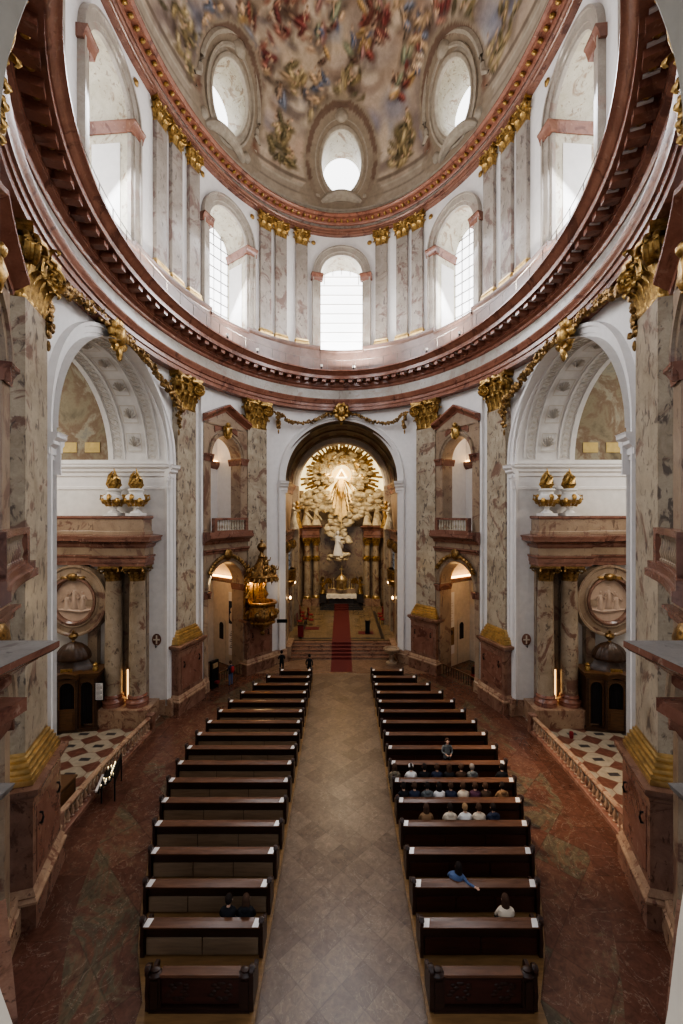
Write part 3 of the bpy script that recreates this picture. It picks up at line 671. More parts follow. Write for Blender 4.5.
# ------------------------------------------------------------------ two-storey portals in the diagonal bays
def baluster(mb, x, y, z, h, r): mb.lathe([(r*.9, 0), (r*.9, .08*h), (r*.5, .12*h), (r*1., .35*h), (r*.45, .62*h), (r*.4, .8*h), (r*.85, .88*h), (r*.85, h)], (x, y, z), 8)
pn = {1: 'right', -1: 'left'}
portals = []
for q, (f, sg, far) in enumerate(((lambda s: s, 1, 1), (lambda s: -s, -1, 1), (mir, 1, 0), (lambda s: -mir(s), -1, 0))):
    c = f(dc); a, b = f(dc-dh-.42), f(dc+dh+.42)
    if a > b: a, b = b, a
    w = (b-a)/2; c = (a+b)/2
    lab = 'tall marble portal with gilt arch, balcony and pediment, %s of the altar arch' % pn[sg] if far else 'tall marble portal with balcony and pediment beside the %s edge of the organ loft' % pn[sg]
    t = thing('portal', lab, 'portal', E(c, 0, 0), Erot(c), 'two-storey portals in the diagonal bays')
    mb = MB(E); oo = [(c, dh, 0, 6.96, dh), (c, 1.5, 10.95, 16.2, 1.6)]
    wall(mb, a, b, 0, 18.4, oo, off=.3); mb.sweep(a, a+.02, [(0, 0), (.3, 0), (.3, 18.4), (0, 18.4)]); mb.sweep(b-.02, b, [(0, 0), (.3, 0), (.3, 18.4), (0, 18.4)])
    vs = [(a+.1, .3, 18.4), (b-.1, .3, 18.4), (b-.1, .3, 18.6), (c, .3, 19.5), (a+.1, .3, 18.6)]; mb.add(vs, [(0, 1, 2, 3, 4)])
    reveal(mb, c, dh, 0, 6.96, dh, .3, -1.0, sill=False); reveal(mb, c, 1.5, 10.95, 16.2, 1.6, .3, -.8)
    mb.build('surround', 'portal_marble', t, smooth=False)
    mb = MB(E); mb.arch(c, 6.96, [(dh-.02, .3), (dh-.02, .4), (dh+.18, .44), (dh+.2, .5), (dh+.32, .52), (dh+.34, .3)], n=24, legs=6.9); mb.build('lower_archivolt', 'brown_mottled', t); mb = MB(E); mb.arch(c, 16.2, [(1.48, .3), (1.48, .4), (1.62, .42), (1.65, .5), (1.8, .5), (1.8, .3)], n=22, ry=1.06, legs=16.15)
    mb.build('upper_archivolt', 'brown_mottled', t)
    mb = MB(E); pr = [(.28, -.5), (.36, -.5), (.38, -.3), (.48, -.14), (.54, -.1), (.54, 0), (.28, 0)]
    for x0, x1, z, x, h, e in ((a, c-dh+.1, 6.85, c, dh, -1), (c+dh-.1, b, 6.85, c, dh, 1), (a+.0, c-1.4, 16.3, c, 1.5, -1), (c+1.4, b, 16.3, c, 1.5, 1)):
        mb = MB(E); mb.sweep(x0, x1, [(o, z+k_) for o, k_ in pr]); mb.grid([[(x+e*(h-.12+o), y, z+k_) for o, k_ in ((.0, 0), (.0, -.1), (.1, -.5), (.2, -.5), (.2, 0))] for y in (.5, 0, -1.0)], closev=True, caps=True)
        mb.build('impost', 'red_marble', t)
    mb = MB(E); mb.sweep(a-.05, b+.05, [(.28, 9.35), (.4, 9.35), (.42, 9.5), (.55, 9.6), (.55, 9.7), (.28, 9.7)]); mb.build('string_course', 'red_marble', t)
    mb = MB(E); mb.sweep(a-.1, b+.1, [(.28, 10.05), (.42, 10.05), (.5, 10.25), (.8, 10.4), (.95, 10.5), (.95, 10.7), (.88, 10.72), (.88, 10.92), (.28, 10.92)]); mb.build('balcony_cornice', 'red_marble', t)
    mb = MB(E); cols_ = [t]
    mb.sweep(c-1.75, c+1.75, [(.6, 11.72), (.86, 11.72), (.86, 11.88), (.6, 11.88)]); mb.sweep(c-1.75, c+1.75, [(.62, 10.9), (.84, 10.9), (.84, 11.0), (.62, 11.0)])
    for e in (-1, 1): x0, x1 = sorted((c+e*1.5, c+e*1.75)); mb.box(x0, x1, .6, .86, 10.9, 11.75)
    bal = mb.build('balustrade', 'red_marble', t, smooth=False)
    base = None
    for i in range(11):
        s = c-1.36+2.72*i/10
        mb = MB(E); baluster(mb, s, .73, 10.99, .74, .08); mb.build('baluster', 'reveal_marble' if far else 'brown_mottled', bal)
    # raking pediment
    mb = MB(E); pz = [(.28, 0), (.36, 0), (.38, .12), (.5, .2), (.68, .34), (.74, .38), (.74, .52), (.28, .54)]
    rows = [[(s, o, (18.45 if abs(s-c) > w*.6 else 18.45)+1.05*(1-abs(s-c)/(w+.1))+k_) for o, k_ in pz] for s in np.linspace(a-.12, b+.12, 13)]
    mb.grid(rows, closev=True, caps=True)
    mb.build('pediment', 'deep_red_marble', t)
    mb = MB(E); rows = [[(s, o, 17.75+.95*(1-abs(s-c)/w)+k_) for o, k_ in ((.28, -.3), (.36, -.3), (.36, .12), (.28, .12))] for s in np.linspace(c-1.15, c+1.15, 9)]; mb.grid(rows, closev=True, caps=True); mb.build('tympanum', 'red_marble', t, smooth=False)
    mb = MB(E); mb.blob((c, .5, 18.0), (.28, .2, .5), 8, 6, .2); mb.blob((c, .56, 18.55), (.2, .16, .2), 8, 5, .1)
    for e in (-1, 1): mb.tube([(c, .5, 18.3), (c+e*.35, .5, 18.35), (c+e*.4, .5, 18.0), (c+e*.2, .52, 17.6)], [.1, .12, .1, .05], 6)
    mb.build('cartouche', 'gold', t)
    mb = MB(E)
    for e in (-1, 1):
        for k_ in range(9):
            an = pi/2-e*(.12+k_*.11); r = dh+.42; mb.blob((c+r*math.cos(an), .5, 6.96+r*math.sin(an)), (.22, .13, .17), 7, 5, .25)
    mb.blob((c, .56, 9.25), (.42, .2, .42), 9, 6, .15); mb.build('garland', 'old_gold', t)
    if not far: continue
    # the small vaulted room behind, with its glowing cove, and the oratory above
    t2 = struct(thing('wall_portal_room_'+pn[sg], None, None, E(c, -1, 0)))
    mb = MB(E); d = 4.2
    mb.grid([[(s, o, 0), (s, o, 7.0)] for s, o in ((c-2.3, -.9), (c-2.3, -d), (c+2.3, -d), (c+2.3, -.9))]); mb.build('wall', 'cream_wall', t2, smooth=False)
    mb = MB(E); mb.grid([[(c+2.3*math.cos(x), y, 7.0+1.9*math.sin(x)) for x in np.linspace(0, pi, 17)] for y in (-.9, -2.4, -d)]); mb.add([(c+2.3*math.cos(x), -d, 7.0+1.9*math.sin(x)) for x in np.linspace(0, pi, 17)], [tuple(range(17))]); mb.build('vault', 'cream_wall', t2)
    mb = MB(E)
    for pth in ([(c-2.3, -.9), (c-2.3, -d)], [(c-2.3, -d), (c+2.3, -d)], [(c+2.3, -d), (c+2.3, -.9)]):
        (s0, o0), (s1, o1) = pth
        if s0 == s1:
            e = 1 if s0 < c else -1; mb.add([(s0, o0, 6.6), (s0+e*.3, o0, 6.9), (s0+e*.3, o0, 7.05), (s0, o0, 7.05), (s1, o1, 6.6), (s1+e*.3, o1, 6.9), (s1+e*.3, o1, 7.05), (s1, o1, 7.05)], [(0, 1, 5, 4), (1, 2, 6, 5), (2, 3, 7, 6)])
        else: mb.sweep(s0, s1, [(-d, 6.6), (-d+.3, 6.9), (-d+.3, 7.05), (-d, 7.05)])
    mb.build('cornice', 'red_marble', t2)
    mb = MB(E); mb.sweep(c-2.0, c+2.0, [(-d+.08, 7.08), (-d+.2, 7.08), (-d+.2, 7.2), (-d+.08, 7.2)])
    for e in (-1, 1): x0, x1 = sorted((c+e*2.0, c+e*2.12)); mb.box(x0, x1, -d+.2, -1.2, 7.08, 7.2)
    mb.build('cove_light', 'cove_light', t2, smooth=False)
    mb = MB(E); mb.box(c-.95, c+.05, -d+.02, -d+.12, 3.2, 6.2); mb.build('panel', 'white_wall', t2, smooth=False)
    mb = MB(E); mb.box(c+e*0-.45, c+.45, -d+.1, -d+.16, 0, 2.6); mb.arch(c, 2.6, [(.0, -d+.1), (.45, -d+.1), (.45, -d+.16), (.0, -d+.16)], n=10); mb.build('niche', 'dark_void', t2, smooth=False)
    mb = MB(E); d = 3.0; mb.grid([[(s, o, 10.9), (s, o, 19)] for s, o in ((c-1.9, -.7), (c-1.9, -d), (c+1.9, -d), (c+1.9, -.7))]); mb.add([(c-1.9, -.7, 19), (c+1.9, -.7, 19), (c+1.9, -d, 19), (c-1.9, -d, 19)], [(0, 1, 2, 3)]); mb.add([(c-1.9, -.7, 10.92), (c+1.9, -.7, 10.92), (c+1.9, -d, 10.92), (c-1.9, -d, 10.92)], [(0, 1, 2, 3)])
    mb.build('oratory', 'white_wall', t2, smooth=False)
    mb = MB(E); mb.sweep(c-1.9, c+1.9, [(-d, 15.7), (-d+.2, 15.9), (-d+.3, 16.1), (-d+.3, 16.3), (-d, 16.3)]); mb.build('oratory_cornice', 'red_marble', t2)
    mb = MB(E); mb.sweep(c-1.8, c+1.8, [(-d+.05, 16.32), (-d+.2, 16.32), (-d+.2, 16.4), (-d+.05, 16.4)]); mb.build('oratory_cove', 'cove_light', t2, smooth=False)
    mb = MB(E); mb.box(c-.3, c+.5, -d+.02, -d+.06, 11, 13.4); mb.arch(c+.1, 13.4, [(.0, -d+.02), (.4, -d+.02), (.4, -d+.06), (.0, -d+.06)], n=10); mb.build('oratory_door', 'dark_void', t2, smooth=False)
    l = bpy.data.lights.new('oratory_light', 'POINT'); l.energy = 45; l.shadow_soft_size = .3; l.color = (1, .82, .62); lo = bpy.data.objects.new('oratory_light', l); col.objects.link(lo); lo.location = E(c, -1.8, 17.6)
    l = bpy.data.lights.new('room_light', 'POINT'); l.energy = 35; l.shadow_soft_size = .3; l.color = (1, .8, .55); lo = bpy.data.objects.new('room_light', l); col.objects.link(lo); lo.location = E(c, -2.5, 7.8)

# ------------------------------------------------------------------ the two side chapels
YF, YN, XJ, XB = 25.57, 15.53, 14.1, 23.0        # far wall, near wall, depth of the entrance arch, back wall
for sg in (1, -1):
    sd = pn[sg]
    SX = lambda x, y, z: Vector((sg*x, y, z))
    st = struct(thing('wall_chapel_'+sd, None, None, (sg*12, C, 0)))
    mb = MB(SX); mb.add([(10.45, YF, 0), (XB, YF, 0), (XB, YF, 15.45), (10.45, YF, 15.45)], [(0, 1, 2, 3)]); mb.add([(10.45, YN, 0), (XB, YN, 0), (XB, YN, 15.45), (10.45, YN, 15.45)], [(0, 1, 2, 3)])
    mb.add([(XB, YN, 0), (XB, YF, 0), (XB, YF, 22), (XB, YN, 22)], [(0, 1, 2, 3)])
    mb.build('wall', 'white_stucco', st, smooth=False)
    mb = MB(SX); mb.add([(XJ, YF+.02, 15.1), (XB, YF+.02, 15.1), (XB, YF+.02, 22), (XJ, YF+.02, 22)], [(0, 1, 2, 3)]); mb.add([(XJ, YN, 15.1), (XB, YN, 15.1), (XB, YN, 22), (XJ, YN, 22)], [(0, 1, 2, 3)]); mb.add([(XJ, YN, 22), (XB, YN, 22), (XB, YF, 22), (XJ, YF, 22)], [(0, 1, 2, 3)])
    mb.add([(XJ, YN, 20.3), (XJ, YF, 20.3), (XJ, YF, 22), (XJ, YN, 22)], [(0, 1, 2, 3)])
    mb.build('painted_lunette', 'chapel_fresco', st, smooth=False)
    mb = MB(SX)       # painted parapet blocks and window lights of the lunette
    for x0, x1, z0, z1 in ((14.6, 15.5, 15.9, 16.5), (16.0, 17.2, 15.9, 16.5), (17.6, 18.6, 16.1, 16.8)): mb.box(x0, x1, YF-.02, YF+.01, z0, z1)
    mb.build('painted_light', 'painted_gold', st, smooth=False)
    # intrados: barrel with stucco
    cy, zc, R = (YF+YN)/2, 15.4, (YF-YN)/2
    IN = lambda x, r, a: SX(x, cy+(R-r)*math.cos(a), zc+(R-r)*math.sin(a))
    mb = MB(IN); mb.grid([[(x, 0, a) for a in np.linspace(0, pi, 41)] for x in (10.4, 11.6, 12.8, XJ)]); mb.grid([[(XJ, r, a) for a in np.linspace(0, pi, 41)] for r in (0, -2.5)])
    mb.build('intrados', 'white_stucco', st)
    mb = MB(IN)
    for x in (11.05, 11.75, 13.1, 13.8):
        mb.grid([[(x-.06, -.02, a), (x-.04, .07, a), (x+.04, .07, a), (x+.06, -.02, a)] for a in np.linspace(.02, pi-.02, 41)])
    mb.build('stucco_rib', 'white_stucco', st)
    mb = MB(IN)
    for x in (11.4, 13.45):
        for k_ in range(46):
            a = .05+k_*(pi-.1)/45; mb.grid([[(x+.22*math.cos(u), .02+.05*math.cos(v), a+.03*math.sin(u)) for v in (0, 1.5)] for u in np.linspace(0, 2*pi, 9)])
            mb.grid([[(x+.1*r_*math.cos(u), .06, a+.0135*r_*math.sin(u)) for r_ in (.1, 1)] for u in np.linspace(0, 2*pi, 7)])
    mb.build('guilloche', 'grey_stucco', st)
    mb = MB(IN)
    for k_ in range(9):
        a = .22+k_*(pi-.44)/8.; wv = .105
        for u0, u1 in (((12.0, a-wv), (12.85, a-wv)), ((12.0, a+wv), (12.85, a+wv)), ((12.0, a-wv), (12.0, a+wv)), ((12.85, a-wv), (12.85, a+wv))):
            mb.tube([(u0[0], .03, u0[1]), ((u0[0]+u1[0])/2, .03, (u0[1]+u1[1])/2+.001), (u1[0], .03, u1[1])], .02, 4) if 0 else mb.grid([[(u0[0]+(u1[0]-u0[0])*q/3-.03*(u0[0] == u1[0]), r_, u0[1]+(u1[1]-u0[1])*q/3-.006*(u0[0] != u1[0])), (u0[0]+(u1[0]-u0[0])*q/3+.03*(u0[0] == u1[0]), r_, u0[1]+(u1[1]-u0[1])*q/3+.006*(u0[0] != u1[0]))] for q in range(4) for r_ in (.08,)])
        for j in range(7):     # scallop shell / leaf scroll in each coffer
            an = -1.2+j*.4
            mb.grid([[(12.42+.34*r_*math.sin(an-.13)*(1 if k_ % 2 == 0 else .8), .05, a-.06+.13*r_*math.cos(an-.13)), (12.42+.38*r_*math.sin(an), .12, a-.06+.145*r_*math.cos(an)), (12.42+.34*r_*math.sin(an+.13), .05, a-.06+.13*r_*math.cos(an+.13))] for r_ in (.15, .5, .8, 1.)])
    mb.build('shell_coffer', 'grey_stucco', st)
    # impost cornice round jambs and walls
    mb = MB(SX)
    for yy, e in ((YF, -1), (YN, 1)):
        mb.grid([[(x, yy+e*o, 15.17+q) for o, q in [(-.02, -1.5), (.05, -1.5), (.05, -1.35), (.02, -1.33), (.02, -.72), (.1, -.7), (.1, -.52), (.2, -.42), (.2, -.3), (.34, -.16), (.34, -.04), (.38, 0), (-.02, 0)]] for x in (10.3, XJ, XB)], closev=True, caps=True)
    mb.build('impost', 'white_wall', st)
    mb = MB(SX)
    for yy, e in ((YF, -1), (YN, 1)): mb.box(10.35, 13.0, min(yy+e*.06, yy-.02*e), max(yy+e*.06, yy-.02*e), 0, .95)
    mb.build('plinth', 'plinth_marble', st, smooth=False)
    # small round consecration cross plaque on the jamb
    t = thing('cross_plaque', 'small round plaque with a red cross on the %s chapel jamb' % sd, 'plaque', (sg*11.15, YF-.02, 4.6), 0, None)
    mb = MB(); c0 = (sg*11.15, YF-.02, 4.6)
    mb.add([(c0[0]+.28*math.cos(u), c0[1]-.04, c0[2]+.36*math.sin(u)) for u in np.linspace(0, 2*pi, 25)[:-1]], [tuple(range(24))]); mb.build('disc', 'red_marble', t, smooth=False)
    mb = MB(); mb.box(c0[0]-.04, c0[0]+.04, c0[1]-.07, c0[1]-.04, c0[2]-.26, c0[2]+.26); mb.box(c0[0]-.19, c0[0]+.19, c0[1]-.07, c0[1]-.041, c0[2]-.04, c0[2]+.04); mb.build('cross', 'cream_wall', t, smooth=False)
    mb = MB(); mb.tube([(c0[0], c0[1], c0[2]-.42), (c0[0], c0[1]-.2, c0[2]-.42), (c0[0], c0[1]-.22, c0[2]-.3)], .025, 5); mb.build('candle_bracket', 'iron', t)

    # columned altar-wall: entablature on paired columns
    t = thing('chapel_aedicule', 'marble entablature on paired columns along the far wall of the %s chapel' % sd, 'aedicule', (sg*14, YF, 0), 0, None)
    def ent(name, prof, mat, x0, xs):
        mb = MB(SX); x1 = XB-1
        # projecting over the columns between xs and 15.3, set back beyond
        path = [(x0, YF), (x0, YF-1.15), (14.3, YF-1.15), (14.3, YF-.45), (x1, YF-.45)]
        rows = []
        for o, z in prof:
            rows.append([(x0-o, YF, z), (x0-o, YF-1.15-o, z), (14.45+o, YF-1.15-o, z), (14.45+o, YF-.45-o, z), (x1, YF-.45-o, z)])
        mb.grid(rows)
        for r in (rows[0], rows[-1]): mb.add(r+[(x1, YF, r[0][2])], [(0, 1, 2, 3), (0, 3, 4, 5)])
        return mb.build(name, mat, t)
    ent('architrave', [(0, 9.15), (0, 9.35), (.05, 9.37), (.05, 9.6), (.12, 9.68), (.12, 9.75), (0, 9.78)], 'red_marble', 11.35, 0)
    ent('frieze', [(-.02, 9.7), (-.02, 10.25)], 'portal_marble', 11.35, 0)
    ent('cornice', [(0, 10.2), (.1, 10.3), (.12, 10.42), (.32, 10.55), (.46, 10.62), (.46, 10.76), (.54, 10.86), (.54, 10.92), (-.1, 11.0)], 'red_marble', 11.35, 0)
    ent('attic', [(-.05, 10.95), (-.05, 11.15), (-.12, 11.2), (-.12, 11.9)], 'portal_marble', 11.35, 0)
    ent('attic_cap', [(-.08, 11.88), (-.02, 11.95), (-.02, 12.05), (-.12, 12.08)], 'red_marble', 11.35, 0)
    mb = MB(SX)
    for x0, x1, y0, y1 in ((11.0, 14.6, YF-1.6, YF), (14.6, XB-1, YF-.5, YF)): mb.box(x0, x1, y0, y1, 0, 1.05)
    mb.build('pedestal', 'plinth_marble', t, smooth=False)
    for x in (11.95, 13.35):
        mb = MB(SX); mb.lathe([(.62, 1.03), (.62, 1.18), (.6, 1.22), (.64, 1.3), (.6, 1.38), (.53, 1.42), (.5, 1.5), (.55, 1.56), (.52, 1.64), (.47, 1.7)], (x, YF-.78, 0), 24); b_ = mb.build('column_base', 'deep_red_marble', t)
        mb = MB(SX); mb.lathe([(.47, 1.68), (.475, 3.5), (.46, 5.5), (.42, 8.25), (.46, 8.3)], (x, YF-.78, 0), 28); mb.build('column', 'column_marble', t)
        mb = MB(SX); mb.lathe([(.43, 8.28), (.42, 8.4), (.5, 9.0), (.56, 9.05)], (x, YF-.78, 0), 16); mb.box(x-.6, x+.6, YF-1.38, YF-.18, 9.05, 9.17)
        for k_ in range(10):
            an = 2*pi*k_/10; r = .5; u = Vector((math.cos(an), math.sin(an), 0)); v = Vector((-u.y, u.x, 0)); p0 = Vector((x, YF-.78, 8.35))
            mb.grid([[tuple(p0+u*(.44+o)+v*e*wd+Vector((0, 0, zz))) for e in (-1, 0, 1)] for zz, o, wd in ((0, .0, .12), (.3, .05, .14), (.5, .16, .1), (.44, .24, .04))])
        for e, g_ in ((1, 1), (1, -1), (-1, 1), (-1, -1)): mb.tube([(x+e*(.46+.16*math.cos(a)*(1-a/14)), YF-.78+g_*(.46+.16*math.cos(a)*(1-a/14)), 8.9+.17*math.sin(a)*(1-a/14)) for a in np.linspace(0, 9, 14)], .045, 5)
        mb.build('capital', 'old_gold', t, sharp=60)
    mb = MB(SX)
    for x in (11.95, 12.65, 13.35): mb.box(x-.32, x+.32, YF-.3, YF, 1.0, 9.2)
    mb.build('back_pilaster', 'brown_mottled', t, smooth=False)
    mb = MB(SX); mb.box(12.5, 12.8, YF-.34, YF-.3, 1.1, 2.9); mb.build('niche_light', 'niche_glow', t, smooth=False)
    # inner pilaster carrying the round frame
    mb = MB(SX); mb.box(14.55, 15.1, YF-.4, YF, 1.0, 6.8); mb.box(14.45, 15.2, YF-.46, YF, 6.7, 7.1); mb.build('inner_pilaster', 'portal_marble', t, smooth=False)
    # round relief
    t = thing('relief_medallion', 'round stone relief in a wide marble ring on the %s chapel wall' % sd, 'relief', (sg*16.5, YF, 4.9))
    RC = lambda r, o, a: SX(15.85+.9*r*math.cos(a), YF-.3-o, 7.05+.96*r*math.sin(a))
    mb = MB(RC); mb.grid([[(r, o, a) for r, o in ((1.5, .0), (1.5, .3), (1.6, .36), (1.7, .26), (2.0, .24), (2.08, .34), (2.2, .34), (2.22, -.3))] for a in np.linspace(0, 2*pi, 49)[:-1]], closeu=True); mb.build('ring', 'portal_marble', t)
    mb = MB(RC); mb.grid([[(r, o, a) for r, o in ((1.28, .0), (1.28, .3), (1.38, .4), (1.5, .38), (1.52, .0))] for a in np.linspace(0, 2*pi, 49)[:-1]], closeu=True); mb.build('inner_ring', 'pedestal_marble', t)
    mb = MB(RC); mb.add([(1.32, .12, a) for a in np.linspace(0, 2*pi, 49)[:-1]], [tuple(range(48))]); mb.build('ground', 'relief_stone', t, smooth=False)
    mb = MB(lambda x, o, z: SX(15.85+.9*x, YF-.38-o, 7.05+.9*z))
    for x, zz, h in ((-.5, -.3, 1.), (.05, -.1, 1.15), (.55, -.35, .85)):
        mb.lathe([(.02, .95*h), (.1, .9*h), (.12, .78*h), (.07, .68*h), (.16, .6*h), (.2, .35*h), (.17, .1*h), (.28, -.35*h), (.24, -.4*h)], (x, .0, zz), 10, sy=.6)
        for e in (-1, 1): mb.tube([(x+e*.15, .08, zz+.55*h), (x+e*.34, .14, zz+.35*h), (x+e*.28, .2, zz+.62*h)], [.06, .05, .035], 5)
    mb.tube([(-1.1, .04, -.62), (-.4, .08, -.72), (.3, .06, -.66), (1.1, .04, -.6)], [.07, .12, .12, .07], 6); mb.build('carved_scene', 'relief_stone', t)
    mb = MB(lambda x, o, z: SX(15.85+x, YF-.5-o, 8.45+z)); mb.blob((0, .1, 0), (.42, .22, .24), 8, 5, .2); mb.blob((.5, .08, -.08), (.3, .14, .16), 8, 5, .2); mb.blob((-.5, .08, -.08), (.3, .14, .16), 8, 5, .2); mb.build('cherub_garland', 'old_gold', t)

    # confessional
    cx, cyy = sg*15.3, 24.1
    t = thing('confessional', 'carved walnut confessional with a domed top under the round relief, %s chapel' % sd, 'confessional', (cx, cyy, 0), -sg*.15)
    L = local((cx, cyy, 0), -sg*.15)
    mb = MB(L); mb.box(-1.5, 1.5, -.6, .75, 0, .22); mb.build('base', 'confessional_wood', t, smooth=False)
    mb = MB(L)
    for x0, x1 in ((-1.45, -1.3), (-.55, -.42), (.42, .55), (1.3, 1.45)): mb.box(x0, x1, -.5 if abs(x0) > 1 or abs(x1) > 1 else -.72, .7, .2, 3.0)
    mb.box(-1.45, 1.45, .6, .7, .2, 3.0); mb.build('carcass', 'confessional_wood', t, smooth=False)
    mb = MB(L); mb.box(-.44, .44, -.68, -.62, .2, 1.35); mb.box(-.3, .3, -.71, -.67, .4, 1.2); mb.build('door', 'inlay_wood', t, smooth=False)
    for x0, x1, y, nm in ((-1.3, -.55, -.35, 'side_curtain'), (-.42, .42, -.5, 'priest_curtain'), (.55, 1.3, -.35, 'side_curtain')):
        mb = MB(L); mb.grid([[(x0+(x1-x0)*q/24, y+.04*math.sin(q*2.), z) for z in (.35, 1.5, 2.75)] for q in range(25)]); mb.build(nm, 'curtain', t)
    mb = MB(L)
    for x0, x1, y in ((-1.3, -.55, -.52), (-.44, .44, -.74), (.55, 1.3, -.52)):
        cc, hh = (x0+x1)/2, (x1-x0)/2; mb.arch(cc, 2.45, [(hh-.06, y), (hh, y), (hh, y+.08), (hh-.06, y+.08)], n=12, legs=1.35 if abs(cc) < .1 else .2)
        mb.add([(x0, y+.02, 3.0)]+[(cc+hh*math.cos(a), y+.02, 2.45+hh*math.sin(a)) for a in np.linspace(pi, 0, 13)]+[(x1, y+.02, 3.0)], [tuple(range(15))])
    mb.build('arch_frame', 'inlay_wood', t, smooth=False)
    mb = MB(L); rows = []
    for o, z in ((0, 2.95), (.06, 3.0), (.06, 3.08), (.16, 3.2), (.18, 3.3), (0, 3.34)):
        rows.append([(-1.45-o, .7, z), (-1.45-o, -.52-o, z), (-.6, -.52-o, z), (-.5, -.74-o, z), (-.25, -.8-o, z+.1), (0, -.84-o, z+.16), (.25, -.8-o, z+.1), (.5, -.74-o, z), (.6, -.52-o, z), (1.45+o, -.52-o, z), (1.45+o, .7, z)])
    mb.grid(rows); mb.add(rows[-1], [tuple(range(11))]); mb.build('cornice', 'inlay_wood', t)
    mb = MB(L); mb.grid([[((1.3 if abs(math.cos(a)) > .3 else 1.1)*r*math.cos(a)*(.82+.18*math.cos(4*a)), .05+.72*r*math.sin(a), z) for a in np.linspace(0, 2*pi, 29)[:-1]] for r, z in ((1.05, 3.3), (.9, 3.42), (.74, 3.6), (.66, 3.75), (.62, 3.9))], closev=True); mb.build('roof', 'confessional_wood', t)
    mb = MB(L); mb.grid([[(.86*r*math.cos(a)*(1+.03*math.cos(16*a)), .05+.62*r*math.sin(a)*(1+.03*math.cos(16*a)), z) for a in np.linspace(0, 2*pi, 65)[:-1]] for r, z in ((.9, 3.88), (1.06, 3.95), (1.08, 4.05), (1.0, 4.3), (.82, 4.55), (.55, 4.75), (.25, 4.86), (.1, 4.92))], closev=True); mb.build('dome', 'confessional_wood', t, sharp=70)
    mb = MB(L); mb.lathe([(.1, 4.9), (.06, 5.0), (.2, 5.1), (.26, 5.22), (.2, 5.36), (.05, 5.42), (.09, 5.5), (0, 5.56)], (0, .05, 0), 12); mb.build('finial', 'old_gold', t)
    mb = MB(L); mb.box(-.3, .3, -.78, -.72, 3.38, 3.62); mb.build('gilt_panel', 'gold', t, smooth=False)
    for x in (-1.35, 1.35): mb = MB(L); mb.lathe([(.12, 3.3), (.16, 3.45), (.1, 3.6), (.14, 3.7), (0, 3.85)], (x, -.4, 0), 8); mb.build('gilt_vase', 'gold', t)
    # hidden-from-here altar and windows of the chapel are represented by their daylight
    a_ = area_later = None

    # chapel floor and its balustrade
    st2 = MB(SX); st2.add([(10.9, YN, .02), (XB, YN, .02), (XB, YF, .02), (10.9, YF, .02)], [(0, 1, 2, 3)]); struct(st2.build('floor_chapel_'+sd, 'chapel_paving', smooth=False))
    ax0, ay0, ax1, ay1 = 10.75, 15.75, 11.05, 23.6
    t = thing('balustrade', 'low marble balustrade closing off the %s chapel from the nave' % sd, 'balustrade', (sg*10.9, (ay0+ay1)/2, 0))
    n = 26; LB = lambda u, o, z: SX(10.66+.14*math.sin(pi*u)+o, ay0+(ay1-ay0)*u, z)
    mb = MB(LB); mb.grid([[(u, o, z) for o, z in ((-.11, .84), (-.12, .9), (-.08, .95), (.08, .95), (.12, .9), (.11, .84))] for u in np.linspace(0, 1, 21)], closev=True, caps=True); mb.build('rail', 'plinth_marble', t)
    mb = MB(LB); mb.grid([[(u, o, z) for o, z in ((-.2, 0), (-.2, .16), (-.15, .2), (.15, .2), (.2, .16), (.2, 0))] for u in np.linspace(0, 1, 21)], closev=True, caps=True); mb.build('kerb', 'red_marble', t)
    b0 = None
    for i in range(n):
        u = (i+.7)/(n+.4); p = LB(u, 0, .19)
        if b0 is None: mb = MB(lambda x, y, z: Vector((x+p.x, y+p.y, z+p.z))); baluster(mb, 0, 0, 0, .64, .10); b0 = mb.build('baluster', 'plinth_marble', t); b00 = p
        else: o = b0.copy(); col.objects.link(o); adopt(o, t); o.location = p-b00
    for u in (.0, 1.): p = LB(u, 0, 0); mb = MB(); mb.box(p.x-.2, p.x+.2, p.y-.2, p.y+.2, 0, 1.02); mb.build('end_post', 'pedestal_marble', t, smooth=False)

